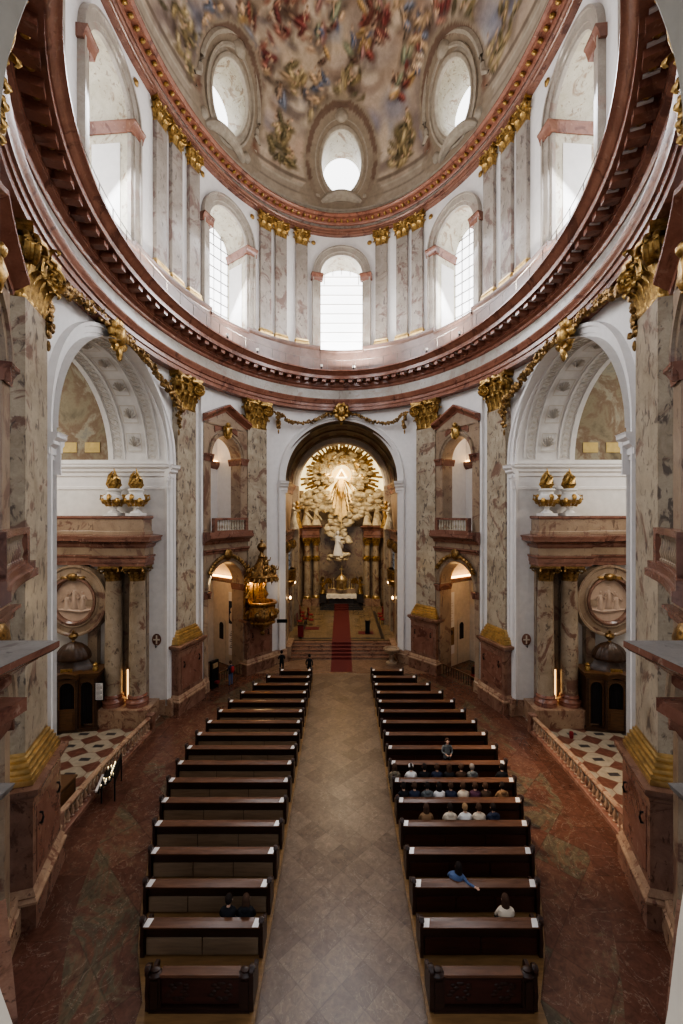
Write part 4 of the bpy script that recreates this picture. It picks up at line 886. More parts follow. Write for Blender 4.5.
# urns on the chapel entablatures -------------------------------------------------
ur = None
for sg in (-1, 1):
    for i, x in enumerate((13.35, 12.05)):
        loc = Vector((sg*x, YF-.75, 12.07)); lab = 'white and gold flaming urn, the %s of the pair on the %s chapel entablature' % (('outer', 'inner')[i], pn[sg])
        if ur is None:
            ur = t = thing('flaming_urn', lab, 'urn', loc, 0, 'flaming urns on the chapel entablatures'); LU = local(loc, 0)
            mb = MB(LU); mb.box(-.42, .42, -.42, .42, 0, .16); mb.lathe([(.34, .16), (.3, .24), (.14, .36), (.13, .46), (.2, .52)], (0, 0, 0), 16); mb.build('foot', 'white_stucco', t)
            mb = MB(LU); mb.lathe([(.2, .5), (.42, .64), (.56, .85), (.6, 1.05), (.52, 1.2), (.36, 1.28), (.36, 1.4), (.46, 1.5), (.42, 1.58), (.2, 1.62)], (0, 0, 0), 24); mb.build('bowl', 'white_stucco', t)
            mb = MB(LU); mb.grid([[(r*(1+.06*math.cos(12*a))*math.cos(a), r*(1+.06*math.cos(12*a))*math.sin(a), z) for a in np.linspace(0, 2*pi, 73)[:-1]] for r, z in ((.2, .52), (.42, .62), (.58, .82), (.62, .94))], closev=True); mb.build('fluted_belly', 'gold', t)
            mb = MB(LU)
            for k_ in range(8):
                a = 2*pi*k_/8; mb.blob((.54*math.cos(a), .54*math.sin(a), .98+.1*math.cos(a*4)), (.16, .16, .2), 6, 5, .2)
            for k_ in range(16): a = 2*pi*k_/16; mb.blob((.4*math.cos(a), .4*math.sin(a), .68), (.07, .07, .14), 5, 4)
            for e in (-1, 1): mb.tube([(e*.55, 0, 1.15), (e*.78, 0, 1.2), (e*.8, 0, 1.0), (e*.62, 0, .85)], .06, 6)
            mb.build('festoon', 'gold', t)
            mb = MB(LU)
            for k_ in range(9):
                a = 2*pi*k_/9; r = .16 if k_ < 8 else 0
                mb.tube([(r*math.cos(a), r*math.sin(a), 1.58), ((r+.14)*math.cos(a+.2), (r+.14)*math.sin(a+.2), 1.85), ((r+.1)*math.cos(a+.6), (r+.1)*math.sin(a+.6), 2.15+.1*(k_ % 3)), (r*.4*math.cos(a), r*.4*math.sin(a), 2.4+.12*(k_ % 3)+(.15 if k_ == 8 else 0))], [.1, .15, .1, .02], 6)
            mb.build('flame', 'gold', t)
        else: dup(ur, loc, 0, lab)
# garlands above the arches ----------------------------------------------------------
def garland(name, lab, c, pts, drops, cart, n=46, r=.2, off=.5):
    t = thing(name, lab, 'garland', E(c, off, 21)); mb = MB(E)
    P_ = [Vector((p[0], p[1], 0)) for p in pts]
    seg = [0]
    for a, b in zip(P_[:-1], P_[1:]): seg.append(seg[-1]+(b-a).length)
    for i in range(n):
        d = seg[-1]*i/(n-1); k_ = max(j for j in range(len(seg)) if seg[j] <= d+1e-6); k_ = min(k_, len(P_)-2); u = (d-seg[k_])/(seg[k_+1]-seg[k_]); p = P_[k_].lerp(P_[k_+1], u)
        for j in range(4): mb.blob((p.x+random.uniform(-r, r)*.8, off+random.uniform(-.08, .12), p.y+random.uniform(-r, r)*.8), (r*.62, r*.5, r*.62), 6, 4, .3)
    mb.build('swag', 'old_gold', t)
    for x, z, h in drops:
        mb = MB(E)
        for i in range(int(h/.16)): 
            for j in range(3): mb.blob((x+random.uniform(-.14, .14), off+random.uniform(-.05, .1), z-i*.16), (.13, .1, .13), 6, 4, .3)
        mb.blob((x, off, z-h-.1), (.08, .08, .2), 6, 4); mb.build('tassel', 'old_gold', t)
    if cart:
        mb = MB(E); x, z, k_ = cart; mb.blob((x, off+.2, z), (.42*k_, .3, .5*k_), 12, 8, .06)
        for i in range(10): a = 2*pi*i/10; mb.blob((x+.6*k_*math.cos(a), off+.12, z+.62*k_*math.sin(a)), (.24*k_, .18, .24*k_), 7, 5, .25)
        mb.blob((x, off+.2, z-.85*k_), (.2*k_, .15, .4*k_), 7, 5, .2); mb.build('cartouche', 'gold', t)
garland('gilded_garland', 'gilded flower garland with cartouche draped above the altar arch', 0, [(-6.2, 20.25), (-5.6, 20.2), (-5.0, 19.75), (-3.9, 19.65), (-2.6, 20.0), (-1.3, 20.6), (0, 20.75), (1.3, 20.6), (2.6, 20.0), (3.9, 19.65), (5.0, 19.75), (5.6, 20.2), (6.2, 20.25)], [(-5.9, 20.1, 1.2), (5.9, 20.1, 1.2)], (0, 20.85, .95), 84, .15)
for sg in (1, -1):
    c = sg*Q; q = lambda d, z: (c+sg*d, z)
    garland('gilded_garland', 'gilded flower garland with cartouche draped over the %s chapel arch' % pn[sg], c, [q(-6.3, 18.6), q(-5.6, 19.3), q(-4.2, 20.0), q(-2.7, 20.65), q(-1.2, 21.0), q(0, 20.9), q(1.6, 21.1), q(3.2, 20.9), q(4.6, 20.6), q(5.6, 20.4)], [(q(-6.0, 18.6)[0], 18.4, 1.1), (q(5.9, 0)[0], 20.0, 1.9)], (c+sg*.1, 20.7, 1.0), 84, .22, .42)
# ------------------------------------------------------------------ floors
mb = MB(); mb.add([(-23, -4, 0), (23, -4, 0), (23, 36.8, 0), (-23, 36.8, 0)], [(0, 1, 2, 3)]); struct(mb.build('floor', 'ambulatory_stone', smooth=False))
mb = MB(); mb.add([(-2.22, 3, .006), (2.22, 3, .006), (2.22, 32.2, .006), (-2.22, 32.2, .006)], [(0, 1, 2, 3)]); struct(mb.build('floor_aisle', 'aisle_stone', smooth=False))
mb = MB(); pts = [E(s, .5, .005) for s in np.linspace(-s_far-3.2, s_far+3.2, 30)]; pts = [tuple(p) for p in pts if p.y > 32.2]
pts = [(x, y, z) for x, y, z in pts]+[(max(p[0] for p in pts), 32.2, .005), (min(p[0] for p in pts), 32.2, .005)]; mb.add(pts, [tuple(range(len(pts)))]); struct(mb.build('floor_crossing', 'crossing_stone', smooth=False))
mb = MB(E); mb.grid([[(s, .35, .004), (s, 1.75, .004)] for s in np.linspace(5.6, LEN-5.6, 160)]); struct(mb.build('floor_border', 'border_stone', smooth=False))
mb = MB(); mb.add([(-6, 35.6, .004), (6, 35.6, .004), (6, 37, .004), (-6, 37, .004)], [(0, 1, 2, 3)]); struct(mb.build('floor_step_foot', 'crossing_stone', smooth=False))

# ------------------------------------------------------------------ presbytery
st = struct(thing('wall_presbytery', None, None, (0, 45, 0)))
ZF = .85
mb = MB()
for sg in (-1, 1):
    P_ = [(sg*5.0, 35.0), (sg*5.0, 44.0), (sg*4.75, 47.5), (sg*5.6, 49.5), (sg*5.2, 52.2), (sg*3.4, 53.6), (0, 54.2)]
    mb.grid([[(x, y, 0), (x, y, 9.6), (x, y, 14.95)] for x, y in P_])
mb.build('wall', 'portal_marble', st, smooth=False)
mb = MB(); zc, R = 14.95, 4.95
mb.grid([[(R*math.cos(a), y, zc+R*math.sin(a)) for a in np.linspace(0, pi, 33)] for y in (35.2, 38, 41, 43)]); mb.build('vault', 'vault_paint', st)
mb = MB()
for y in (36.4, 39.3, 42.2): mb.grid([[((R-o)*math.cos(a), y+d, zc+(R-o)*math.sin(a)) for d, o in ((-.35, 0), (-.35, .1), (.35, .1), (.35, 0))] for a in np.linspace(0, pi, 33)])
mb.build('vault_rib', 'vault_paint', st)
mb = MB()
for j in range(3):
    for k_ in range(9):
        a = .2+k_*(pi-.4)/8.; y = 36.9+j*2.0
        mb.grid([[((R-.04)*math.cos(a+u), y+v, zc+(R-.04)*math.sin(a+u)) for u in (-.1, .1)] for v in (-.5, .5)])
mb.build('vault_coffer', 'vault_red', st, smooth=False)
MBp = MB(lambda r, o, a: Vector((r*math.cos(a), 43-o, 14.95+r*math.sin(a))))
MBp.grid([[(r, o, a) for r, o in ((5.0, -.8), (5.0, .05), (4.7, .08), (4.68, .14), (4.4, .14), (4.35, 0.05), (4.35, -.8))] for a in np.linspace(0, pi, 37)]); MBp.build('inner_archivolt', 'cream_wall', st)
mb = MB()
for sg in (-1, 1):
    mb.box(*sorted((sg*4.35, sg*5.05)), 42.9, 43.8, ZF, 14.95)
mb.build('inner_pier', 'column_marble', st, smooth=False)
mb = MB()      # semi-dome shell of the apse
mb.grid([[(5.6*math.cos(a), y, 14.95+6.4*math.sin(a)) for a in np.linspace(0, pi, 25)] for y in (43.8, 48, 53.0)])
mb.build('back_vault', 'cloud_stucco', st)
mb = MB()     # cornice of the side walls
for sg in (-1, 1):
    P_ = [(5.0, 35.3), (5.0, 43.9), (4.75, 47.5)]
    for z, hh, m_ in ((9.6, 1.0, 0), (14.95, .9, 1)):
        mb.grid([[(sg*(x-o), y, z+q*hh) for o, q in ((0, 0), (.12, .03), (.14, .4), (.2, .45), (.22, .7), (.42, .85), (.5, .95), (.5, 1.), (0, 1.05))] for x, y in P_] if not m_ else [[(sg*(x-o), y, z+(q-1)*hh) for o, q in ((0, 0), (.1, .03), (.1, .4), (.2, .5), (.36, .8), (.42, 1.), (0, 1.))] for x, y in P_[:2]])
mb.build('cornice', 'red_marble', st)
mb = MB()
for sg in (-1, 1):
    for y0, y1 in ((36.2, 37.6), (40.6, 42.0), (44.2, 45.0)):
        mb.box(*sorted((sg*4.72, sg*5.02)), y0, y1, ZF, 9.6); 
mb.build('side_pilaster', 'column_marble', st, smooth=False)
mb = MB()
for sg in (-1, 1):
    for y0, y1 in ((36.2, 37.6), (40.6, 42.0), (44.2, 45.0)):
        mb.box(*sorted((sg*4.66, sg*5.02)), y0-.08, y1+.08, 8.8, 9.6); 
        for q in range(4): mb.blob((sg*4.62, y0+(y1-y0)*(q+.5)/4, 9.15), (.14, .2, .4), 6, 5, .2)
mb.build('side_capital', 'old_gold', st)
mb = MB()
for sg in (-1, 1): mb.box(*sorted((sg*4.9, sg*5.02)), 38.2, 40.2, ZF, 5.2)
mb.build('side_recess', 'red_marble', st, smooth=False)
# oratory windows with bowed balconies
for sg in (-1, 1):
    t = thing('oratory_balcony', 'bowed gilt balcony under a leaded window, %s wall of the presbytery' % pn[sg], 'balcony', (sg*4.9, 39.2, 5.6), 0, None)
    SXb = lambda x, y, z: Vector((sg*x, y, z))
    mb = MB(SXb); mb.grid([[(4.95-r*math.sin(a)*.75, 39.2-r*math.cos(a)*1.2, z) for r, z in ((.2, 5.3), (.7, 5.6), (.95, 5.95), (1.0, 6.0), (.9, 6.1), (.98, 6.5), (.92, 6.9), (1.02, 6.95), (1.02, 7.05), (.8, 7.05))] for a in np.linspace(0, pi, 17)]); mb.build('parapet', 'old_gold', t)
    mb = MB(SXb); mb.box(4.88, 4.95, 38.3, 40.1, 7.0, 8.7); mb.build('pane', 'panel_light', t, smooth=False)
    mb = MB(SXb)
    for y in np.linspace(38.3, 40.1, 5): mb.box(4.84, 4.9, y-.04, y+.04, 6.9, 8.8)
    for z in np.linspace(6.95, 8.75, 5): mb.box(4.84, 4.9, 38.25, 40.15, z-.04, z+.04)
    mb.build('lattice', 'iron', t, smooth=False)
# steps, floor, carpet
for i in range(5):
    y = 35.3+i*.46; mb = MB(); mb.box(-4.2, 4.2, y, 37.8, i*.17-.01, (i+1)*.17-.03); a_ = thing('floor_step', None, None, (0, y, 0)); struct(a_); mb.build('riser', 'plinth_marble', a_, smooth=False)
    mb = MB(); mb.box(-4.24, 4.24, y-.04, 37.8, (i+1)*.17-.035, (i+1)*.17); mb.build('tread', 'pedestal_marble', a_, smooth=False)
mb = MB()
for sg in (-1, 1): mb.box(*sorted((sg*4.24, sg*5.0)), 35.5, 37.9, 0, 1.0)
struct(mb.build('trim_31', 'plinth_marble', smooth=False))
mb = MB(); mb.box(-5.6, 5.6, 37.6, 53.5, .6, .85); struct(mb.build('floor_choir', 'choir_stone', smooth=False))
mb = MB()
for x0, x1, y0, y1 in ((-3.9, -3.6, 38.2, 48.6), (3.6, 3.9, 38.2, 48.6), (-3.9, 3.9, 38.2, 38.5)): mb.box(x0, x1, y0, y1, .85, .858)
struct(mb.build('floor_inlay', 'black_stone', smooth=False))
mb = MB(); prof = [(32.5, .012)]
for i in range(5): y = 35.3+i*.46; prof += [(y-.055, .012+i*.17), (y-.055, .012+(i+1)*.17)]
prof += [(49.2, .862), (49.2, 1.03), (49.6, 1.03), (49.6, 1.2), (50.0, 1.2), (50.0, 1.37), (50.4, 1.37)]
mb.grid([[(-.84, y, z+.004), (.84, y, z+.004)] for y, z in prof]); tag(mb.build('aisle_carpet', 'carpet_red', smooth=False), 'long plain red carpet running up the steps to the high altar', 'carpet')
for i in range(3):
    mb = MB(); mb.box(-2.5+i*.25, 2.5-i*.25, 49.25+i*.4, 52.5, .85+i*.17, 1.02+i*.17); struct(mb.build('floor_altar_step', 'black_stone', smooth=False))

# high altar
t = thing('altar_table', 'altar table with white cloth on dark steps under the gilded tabernacle', 'altar', (0, 50.9, 1.36))
mb = MB(); mb.box(-1.5, 1.5, 50.6, 51.3, 1.36, 2.25); mb.build('base', 'black_stone', t, smooth=False)
mb = MB(); mb.box(-1.75, 1.75, 50.4, 51.4, 2.25, 2.38); mb.build('tabletop', 'plinth_marble', t, smooth=False)
mb = MB(); mb.grid([[(x, y, z) for y, z in ((51.42, 2.4), (50.36, 2.4), (50.34, 2.0+.03*math.sin(x*9)))] for x in np.linspace(-1.8, 1.8, 41)]); mb.build('cloth', 'white_cloth', t)
t = thing('tabernacle', 'gilded domed tabernacle with a cross on top of the altar', 'tabernacle', (0, 51.5, 2.4))
mb = MB(); mb.box(-1.7, 1.7, 51.4, 51.9, 2.38, 2.95); mb.build('retable', 'portal_marble', t, smooth=False)
mb = MB(); mb.lathe([(.75, 2.9), (.75, 3.0), (.62, 3.05), (.62, 3.9), (.78, 4.0), (.78, 4.1), (.6, 4.2), (.5, 4.45), (.25, 4.65), (.12, 4.7), (.12, 4.85), (0, 4.9)], (0, 51.5, 0), 16); mb.build('shrine', 'pale_gold', t)
mb = MB(); mb.arch(0, 3.5, [(0, 50.86), (.24, 50.86), (.24, 50.92), (0, 50.92)], n=10) ; mb.box(-.24, .24, 50.86, 50.92, 3.05, 3.5); mb.build('door', 'old_gold', t, smooth=False)
mb = MB(); mb.box(-.05, .05, 51.45, 51.55, 4.85, 5.75); mb.box(-.27, .27, 51.45, 51.55, 5.3, 5.4); mb.blob((0, 51.5, 5.35), (.16, .06, .16), 8, 6); mb.build('cross', 'gold_flat', t)
mb = MB()
for sg in (-1, 1):
    for x in (.95, 1.25, 1.55): mb.lathe([(.16, 2.95), (.14, 3.0), (.06, 3.1), (.09, 3.3), (.05, 3.5), (.05, 3.7+.1*(1.55-x)), (.12, 3.8), (.03, 3.82), (.03, 4.1+.3*(1.55-x)), (0, 4.12+.3*(1.55-x))], (sg*x, 51.6, 0), 8)
mb.build('candlestick', 'pale_gold', t)

def statue(name, lab, loc, h, face, mat, wings=None, raised=0., group=None, kneel=False, lean=0.):
    """draped figure: fluted robe, torso, head with hair, two arms with hands, optional feathered wings"""
    t = thing(name, lab, 'statue', loc, face, group); L0 = local(loc, face); k_ = h/1.75
    L = lambda x, y, z: L0(x*k_, y*k_+lean*z*k_*.0, z*k_)
    mb = MB(L); hh = .75 if kneel else 1.
    rows = []
    for z, rx, ry, cy in ((0, .36, .32, .05), (.1, .34, .3, .05), (.45, .27, .24, .02), (.8, .21, .18, 0), (1.0, .18, .14, 0), (1.2, .2, .14, 0), (1.38, .22, .12, 0), (1.45, .14, .09, 0), (1.49, .06, .06, 0), (1.55, .055, .055, .01), (1.58, .085, .09, .02), (1.66, .1, .11, .02), (1.74, .085, .095, .02), (1.8, .03, .03, .02)):
        z2 = z*hh if z < 1 else z-(1-hh)
        n_ = 18; f_ = .12*max(0, 1-z/1.1)
        rows.append([(rx*math.cos(a)*(1+f_*math.sin(6*a+z*3)), cy+ry*math.sin(a)*(1+f_*math.sin(6*a+z*3))-(.12*lean*z), z2) for a in np.linspace(0, 2*pi, n_+1)[:-1]])
    mb.grid(rows, closev=True, caps=True)
    o_ = 1-hh
    for e in (-1, 1):
        up = raised if e > 0 else raised*.6
        mb.tube([(e*.17, 0, 1.38-o_), (e*.34, .1, 1.2-o_+.25*up), (e*.36, .3, 1.12-o_+.55*up), (e*.34, .38, 1.14-o_+.62*up)], [.075, .06, .04, .035], 7)
        for q in range(5): mb.tube([(e*(.34+.012*(q-2)), .38, 1.14-o_+.62*up), (e*(.34+.03*(q-2)), .45-(.03 if q == 0 else 0), 1.16-o_+.64*up)], .012, 4)
    mb.blob((0, .12, 1.66-o_), (.02, .03, .025), 5, 4)
    mb.build('figure', mat, t)
    mb = MB(L); mb.blob((0, -.0, 1.70-o_), (.115, .115, .12), 10, 6, .06); mb.build('hair', mat, t)
    mb = MB(L); mb.tube([(.2, -.1, 1.35-o_), (-.05, .16, 1.1-o_), (-.3, .05, .75*hh), (-.42, -.1, .5*hh)], [.05, .08, .1, .04], 7); mb.build('sash', mat, t)
    if wings:
        for e in (-1, 1):
            mb = MB(L)
            for q in range(9):
                a = .25+q*.16; l_ = .95-.05*abs(q-4); p0 = Vector((e*(.1+.05*q), -.14-.01*q, 1.3-o_+.03*q)); d_ = Vector((e*math.sin(a), -.25, math.cos(a))); s_ = Vector((math.cos(a)*e, 0, -math.sin(a)))
                mb.grid([[tuple(p0+d_*l_*u+s_*wd+Vector((0, .02*math.cos(3*u), 0))) for wd in (-w_, 0, w_)] for u, w_ in ((0, .07), (.5, .09), (.85, .07), (1., .01))])
            mb.build('wing', wings, t)
    return t
for sg in (-1, 1):
    statue('angel_statue', 'gilded kneeling angel on the %s end of the altar' % pn[sg], (sg*2.25, 51.3, 2.4), 1.9, pi/2*sg*.6+pi, 'gold', 'gold', .3, kneel=True)
    mb = MB(); mb.box(sg*2.25-.4, sg*2.25+.4, 51.0, 51.8, 1.36, 2.4); tag(mb.build('angel_plinth', 'black_stone', smooth=False), 'dark stone block under the gilded angel at the %s end of the altar' % pn[sg], 'plinth')

# altar columns
acol = None
for i, x in enumerate((-4.2, -3.15, 3.15, 4.2)):
    lab = 'brown marble altar column with gilded band, %s of the pair %s of the altar' % ('outer' if abs(x) > 4 else 'inner', 'left' if x < 0 else 'right'); loc = Vector((x, 52.1 if abs(x) < 4 else 51.7, .85))
    if acol is None:
        acol = t = thing('altar_column', lab, 'column', loc, 0, 'columns of the high altar'); L = local(loc-Vector((0, 0, .85)), 0)
        mb = MB(L); mb.box(-.52, .52, -.5, .5, .85, 1.75); mb.build('pedestal', 'plinth_marble', t, smooth=False)
        mb = MB(L); mb.lathe([(.5, 1.75), (.5, 1.86), (.44, 1.9), (.48, 2.0), (.4, 2.1)], (0, 0, 0), 18); mb.build('base', 'gold_flat', t)
        mb = MB(L); mb.lathe([(.4, 2.08), (.41, 4), (.39, 6), (.36, 8.2)], (0, 0, 0), 20); mb.build('shaft', 'column_marble', t)
        mb = MB(L); mb.lathe([(.41, 6.3), (.46, 6.35), (.44, 6.5), (.48, 6.85), (.4, 6.95)], (0, 0, 0), 14)
        for q in range(8): mb.blob((.42*math.cos(q*pi/4), .42*math.sin(q*pi/4), 6.6), (.13, .13, .22), 6, 4, .2)
        mb.build('garland_band', 'gold', t)
        capital(local(loc+Vector((0, .36, -.85)), pi), t, .74, .72, 8.2, 1.0, 'gold', big=False)
    else: dup(acol, loc, 0, lab)
for sg in (-1, 1):
    t = thing('altar_entablature', 'broken red marble entablature over the %s pair of altar columns' % pn[sg], 'entablature', (sg*3.7, 52, 9.2)); SXb = lambda x, y, z: Vector((sg*x, y, z))
    mb = MB(SXb); mb.grid([[(2.7-o, 53.6, z), (2.7-o, 51.5-o, z), (3.75, 51.2-o, z), (4.7+o, 51.1-o, z), (5.3, 51.6, z)] for o, z in ((0, 9.2), (0, 9.45), (.06, 9.5), (.06, 9.6), (0, 9.65), (0, 10.05), (.08, 10.1), (.12, 10.25), (.34, 10.4), (.42, 10.5), (.42, 10.6), (-.3, 10.7))]); mb.add([(2.6, 53.6, 10.7), (2.9, 51.8, 10.7), (3.75, 51.4, 10.7), (4.7, 51.3, 10.7), (5.3, 51.6, 10.7)], [(0, 1, 2, 3, 4)]); mb.build('cornice', 'red_marble', t)
    mb = MB(SXb); mb.box(2.6, 5.2, 52.6, 53.6, .85, 9.3); mb.build('back_pier', 'brown_mottled', t, smooth=False)
    for j, x in enumerate((3.1, 4.3)):
        statue('angel_statue', 'white stucco angel on the %s altar entablature, %s one' % (pn[sg], ('inner', 'outer')[j]), (sg*x, 51.7, 10.7), 2.9+.3*j, pi+sg*.4, 'cloud_stucco', 'cloud_stucco', .5, None, True)
    statue('cherub_statue', 'gilded figure standing on the %s presbytery cornice' % pn[sg], (sg*4.45, 42.3, 10.7), 2.6, pi/2*sg, 'gold', None, .6)
    statue('saint_statue', 'white stucco saint on the %s presbytery cornice near the nave' % pn[sg], (sg*4.5, 39.6, 10.7), 2.4, pi/2*sg, 'cloud_stucco', None, .3)
mb = MB(); mb.box(-2.7, 2.7, 53.2, 53.4, .85, 10.5); struct(mb.build('wall_altarpiece', 'brown_mottled', smooth=False))

# the gloria
t = thing('gloria', 'gilded sunburst with rays and a triangle over the high altar', 'sunburst', (0, 52, 14))
gz = 16.9; yG = 52.1
mb = MB(); mb.add([(5.4*math.cos(a), yG+.5, 15.0+5.7*math.sin(a)) for a in np.linspace(0, pi, 33)]+[(-5.4, yG+.5, 14.3), (5.4, yG+.5, 14.3)], [tuple(range(35))]); mb.build('glowing_window', 'gloria_glow', t, smooth=False)
mb = MB()
for i in range(110):
    a = -.75+i*(pi+1.5)/109+random.uniform(-.02, .02); l0, l1 = 1.2, (3.6, 4.9, 4.2)[i % 3]+random.uniform(-.3, .3); c_, s_ = math.cos(a), math.sin(a)
    if gz+l1*s_ > 15.0+5.4*math.sqrt(max(0, 1-(l1*c_/5.4)**2)): l1 *= .86
    w0, w1 = .035, .12
    for q in (-1, 0, 1):
        b = a+q*.018; c_, s_ = math.cos(b), math.sin(b)
        mb.add([(l0*c_-w0*s_, yG-.1, gz+l0*s_+w0*c_), (l0*c_+w0*s_, yG-.1, gz+l0*s_-w0*c_), (l1*c_+w1*.5*s_, yG-.0, gz+l1*s_-w1*.5*c_), (l1*c_-w1*.5*s_, yG-.0, gz+l1*s_+w1*.5*c_), (.5*(l0+l1)*c_, yG-.22, gz+.5*(l0+l1)*s_)], [(0, 1, 4), (1, 2, 4), (2, 3, 4), (3, 0, 4)])
mb.build('ray', 'gold', t, smooth=False)
mb = MB()
for i in range(21):
    x = -1.5+i*.15; xb = x*1.0; zb = 9.9+random.uniform(0, 1.6)+abs(x)*2.6
    mb.add([(x*.25-.04, yG-.9, gz-.7), (x*.25+.04, yG-.9, gz-.7), (xb+.085, yG-1.5, zb), (xb-.085, yG-1.5, zb), (.62*x, yG-1.35, (gz+zb)/2)], [(0, 1, 4), (1, 2, 4), (2, 3, 4), (3, 0, 4)])
mb.build('falling_ray', 'gold_flat', t, smooth=False)
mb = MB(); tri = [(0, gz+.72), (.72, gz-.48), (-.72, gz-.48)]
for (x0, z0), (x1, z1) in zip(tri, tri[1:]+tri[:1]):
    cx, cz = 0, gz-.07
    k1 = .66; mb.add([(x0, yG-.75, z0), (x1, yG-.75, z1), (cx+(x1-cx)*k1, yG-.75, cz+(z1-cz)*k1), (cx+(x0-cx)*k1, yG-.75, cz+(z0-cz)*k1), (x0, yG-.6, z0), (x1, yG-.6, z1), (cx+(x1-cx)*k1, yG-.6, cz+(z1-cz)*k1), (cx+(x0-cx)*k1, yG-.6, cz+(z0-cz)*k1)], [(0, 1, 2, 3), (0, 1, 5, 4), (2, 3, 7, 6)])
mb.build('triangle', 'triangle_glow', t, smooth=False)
mb = MB(); mb.add([(.36*(x/.62), yG-.58, gz-.07+.62*(z-gz+.07)) for x, z in tri], [(0, 1, 2)]); mb.build('triangle_ground', 'old_gold', t, smooth=False)
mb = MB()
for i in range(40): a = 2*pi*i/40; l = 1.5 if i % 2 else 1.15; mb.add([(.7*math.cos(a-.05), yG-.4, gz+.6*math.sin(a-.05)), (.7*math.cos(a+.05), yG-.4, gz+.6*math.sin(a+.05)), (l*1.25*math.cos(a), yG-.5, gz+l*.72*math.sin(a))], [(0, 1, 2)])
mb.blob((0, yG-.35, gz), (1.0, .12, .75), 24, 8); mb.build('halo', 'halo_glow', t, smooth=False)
t = thing('stucco_cloud', 'billowing white and gold stucco clouds with cherub heads around the sunburst', 'clouds', (0, 52, 9))
mb = MB()
for i in range(170):
    a = random.uniform(-.8, pi+.8); r = random.uniform(1.4, 3.1 if i % 4 else 4.3); sz = random.uniform(.18, .5)
    mb.blob((r*math.cos(a)*1.05, yG-.35-random.uniform(0, .5), gz+r*math.sin(a)*.86), (sz, sz*.6, sz*.7), 9, 6, .12)
for i in range(120):
    x = random.uniform(1.6, 5.0)*random.choice((-1, 1)); sz = random.uniform(.25, .55); mb.blob((x, yG-.1-random.uniform(0, .6), random.uniform(12.6, 14.9)), (sz, sz*.6, sz*.7), 9, 6, .12)
mb.build('upper_cloud', 'cloud_stucco', t)
mb = MB()
for i in range(260):
    u = random.random(); z = 8.6+u*6.0; cx_ = .9*math.sin(z*1.1)+.3; hw = .9+2.6*u**1.5; x = cx_+random.uniform(-1, 1)*hw; sz = random.uniform(.2, .5)
    mb.blob((x, yG-.2-random.uniform(0, .7), z), (sz, sz*.6, sz*.7), 9, 6, .12)
mb.build('lower_cloud', 'cloud_stucco', t)
mb = MB()
for i in range(22):
    a = i*2*pi/22+random.uniform(-.1, .1); r = random.uniform(1.6, 3.1); p = (r*math.cos(a), yG-1.0, gz+r*math.sin(a)*.85 if math.sin(a) > -.3 else gz-2-random.random()*3)
    mb = MB(); mb.blob(p, (.17, .17, .2), 8, 6); mb.blob((p[0], p[1]+.05, p[2]+.07), (.19, .17, .17), 8, 6, .1)
    for e in (-1, 1): mb.grid([[(p[0]+e*(.12+u*.5), p[1]+.05+.1*u, p[2]-.05+.25*u+w_*(1-u)*.14) for w_ in (-1, 0, 1)] for u in (0, .5, 1)])
    mb.build('cherub_head', 'pale_gold', t)
statue('saint_statue', 'white stucco saint rising on a cloud above the tabernacle', (-.45, 50.9, 7.1), 3.3, pi+.5, 'white_stucco', None, .9, kneel=True)
mb = MB()
for i in range(34): a = random.uniform(0, 6.28); r = random.uniform(.2, 1.1); mb.blob((-.3+r*math.cos(a)*1.2, 51.1+.4*math.sin(a), 6.95+random.uniform(-.4, .3)), (.36, .34, .26), 9, 6, .12)
tag(mb.build('small_cloud', 'cloud_stucco'), 'stucco cloud bank carrying the rising saint', 'cloud')

# presbytery furniture: red chairs, ambo, lectern, sconces
chair0 = None
for i, (x, y, rz) in enumerate(((-4.1, 44.6, -1.4), (-3.7, 43.5, -1.5), (-3.3, 45.2, -1.3), (-4.2, 42.5, -1.5), (-3.1, 43.0, -1.5), (-4.3, 46.2, -1.4), (4.1, 44.4, 1.4), (4.15, 45.6, 1.4), (4.2, 43.2, 1.5))):
    lab = 'red upholstered chair, %s from the altar on the %s of the choir' % (ordn((5, 0, 1, 2, 3, 4, 1, 0, 2)[i] if i > 5 else (2, 3, 1, 5, 4, 0)[i]), 'left' if x < 0 else 'right'); loc = Vector((x, y, .86))
    if chair0 is None:
        chair0 = t = thing('altar_chair', lab, 'chair', loc, rz, 'red chairs in the choir'); L = local(loc, rz)
        for a_, b_ in ((-1, -1), (1, -1), (-1, 1), (1, 1)): mb = MB(L); mb.box(a_*.24-.03, a_*.24+.03, b_*.22-.03, b_*.22+.03, 0, .45); mb.build('leg', 'gold_flat', t, smooth=False)
        mb = MB(L); mb.blob((0, 0, .48), (.33, .31, .1), 14, 6); mb.build('seat', 'red_cloth', t)
        mb = MB(L); mb.grid([[(.3*math.cos(a)*.9, -.24-.05*(z > .9), .62+(z)*.62) for a in (0, .9, 2.2, pi)] for z in (0, 1)]); mb.box(-.28, .28, -.3, -.22, .5, 1.25); mb.build('backrest', 'red_cloth', t, smooth=False)
    else: dup(chair0, loc, rz, lab)
t = thing('credence', 'narrow stand draped in red cloth at the top of the altar steps', 'stand', (-3.75, 38.9, .86))
mb = MB(); mb.box(-4.0, -3.5, 38.7, 39.1, .86, 1.9); mb.build('drape', 'red_cloth', t, smooth=False); mb = MB(); mb.box(-4.05, -3.45, 38.65, 39.15, 1.9, 1.96); mb.build('top', 'confessional_wood', t, smooth=False)
t = thing('ambo', 'dark slim ambo on a red mat at the right of the choir', 'ambo', (2.45, 39.9, .86))
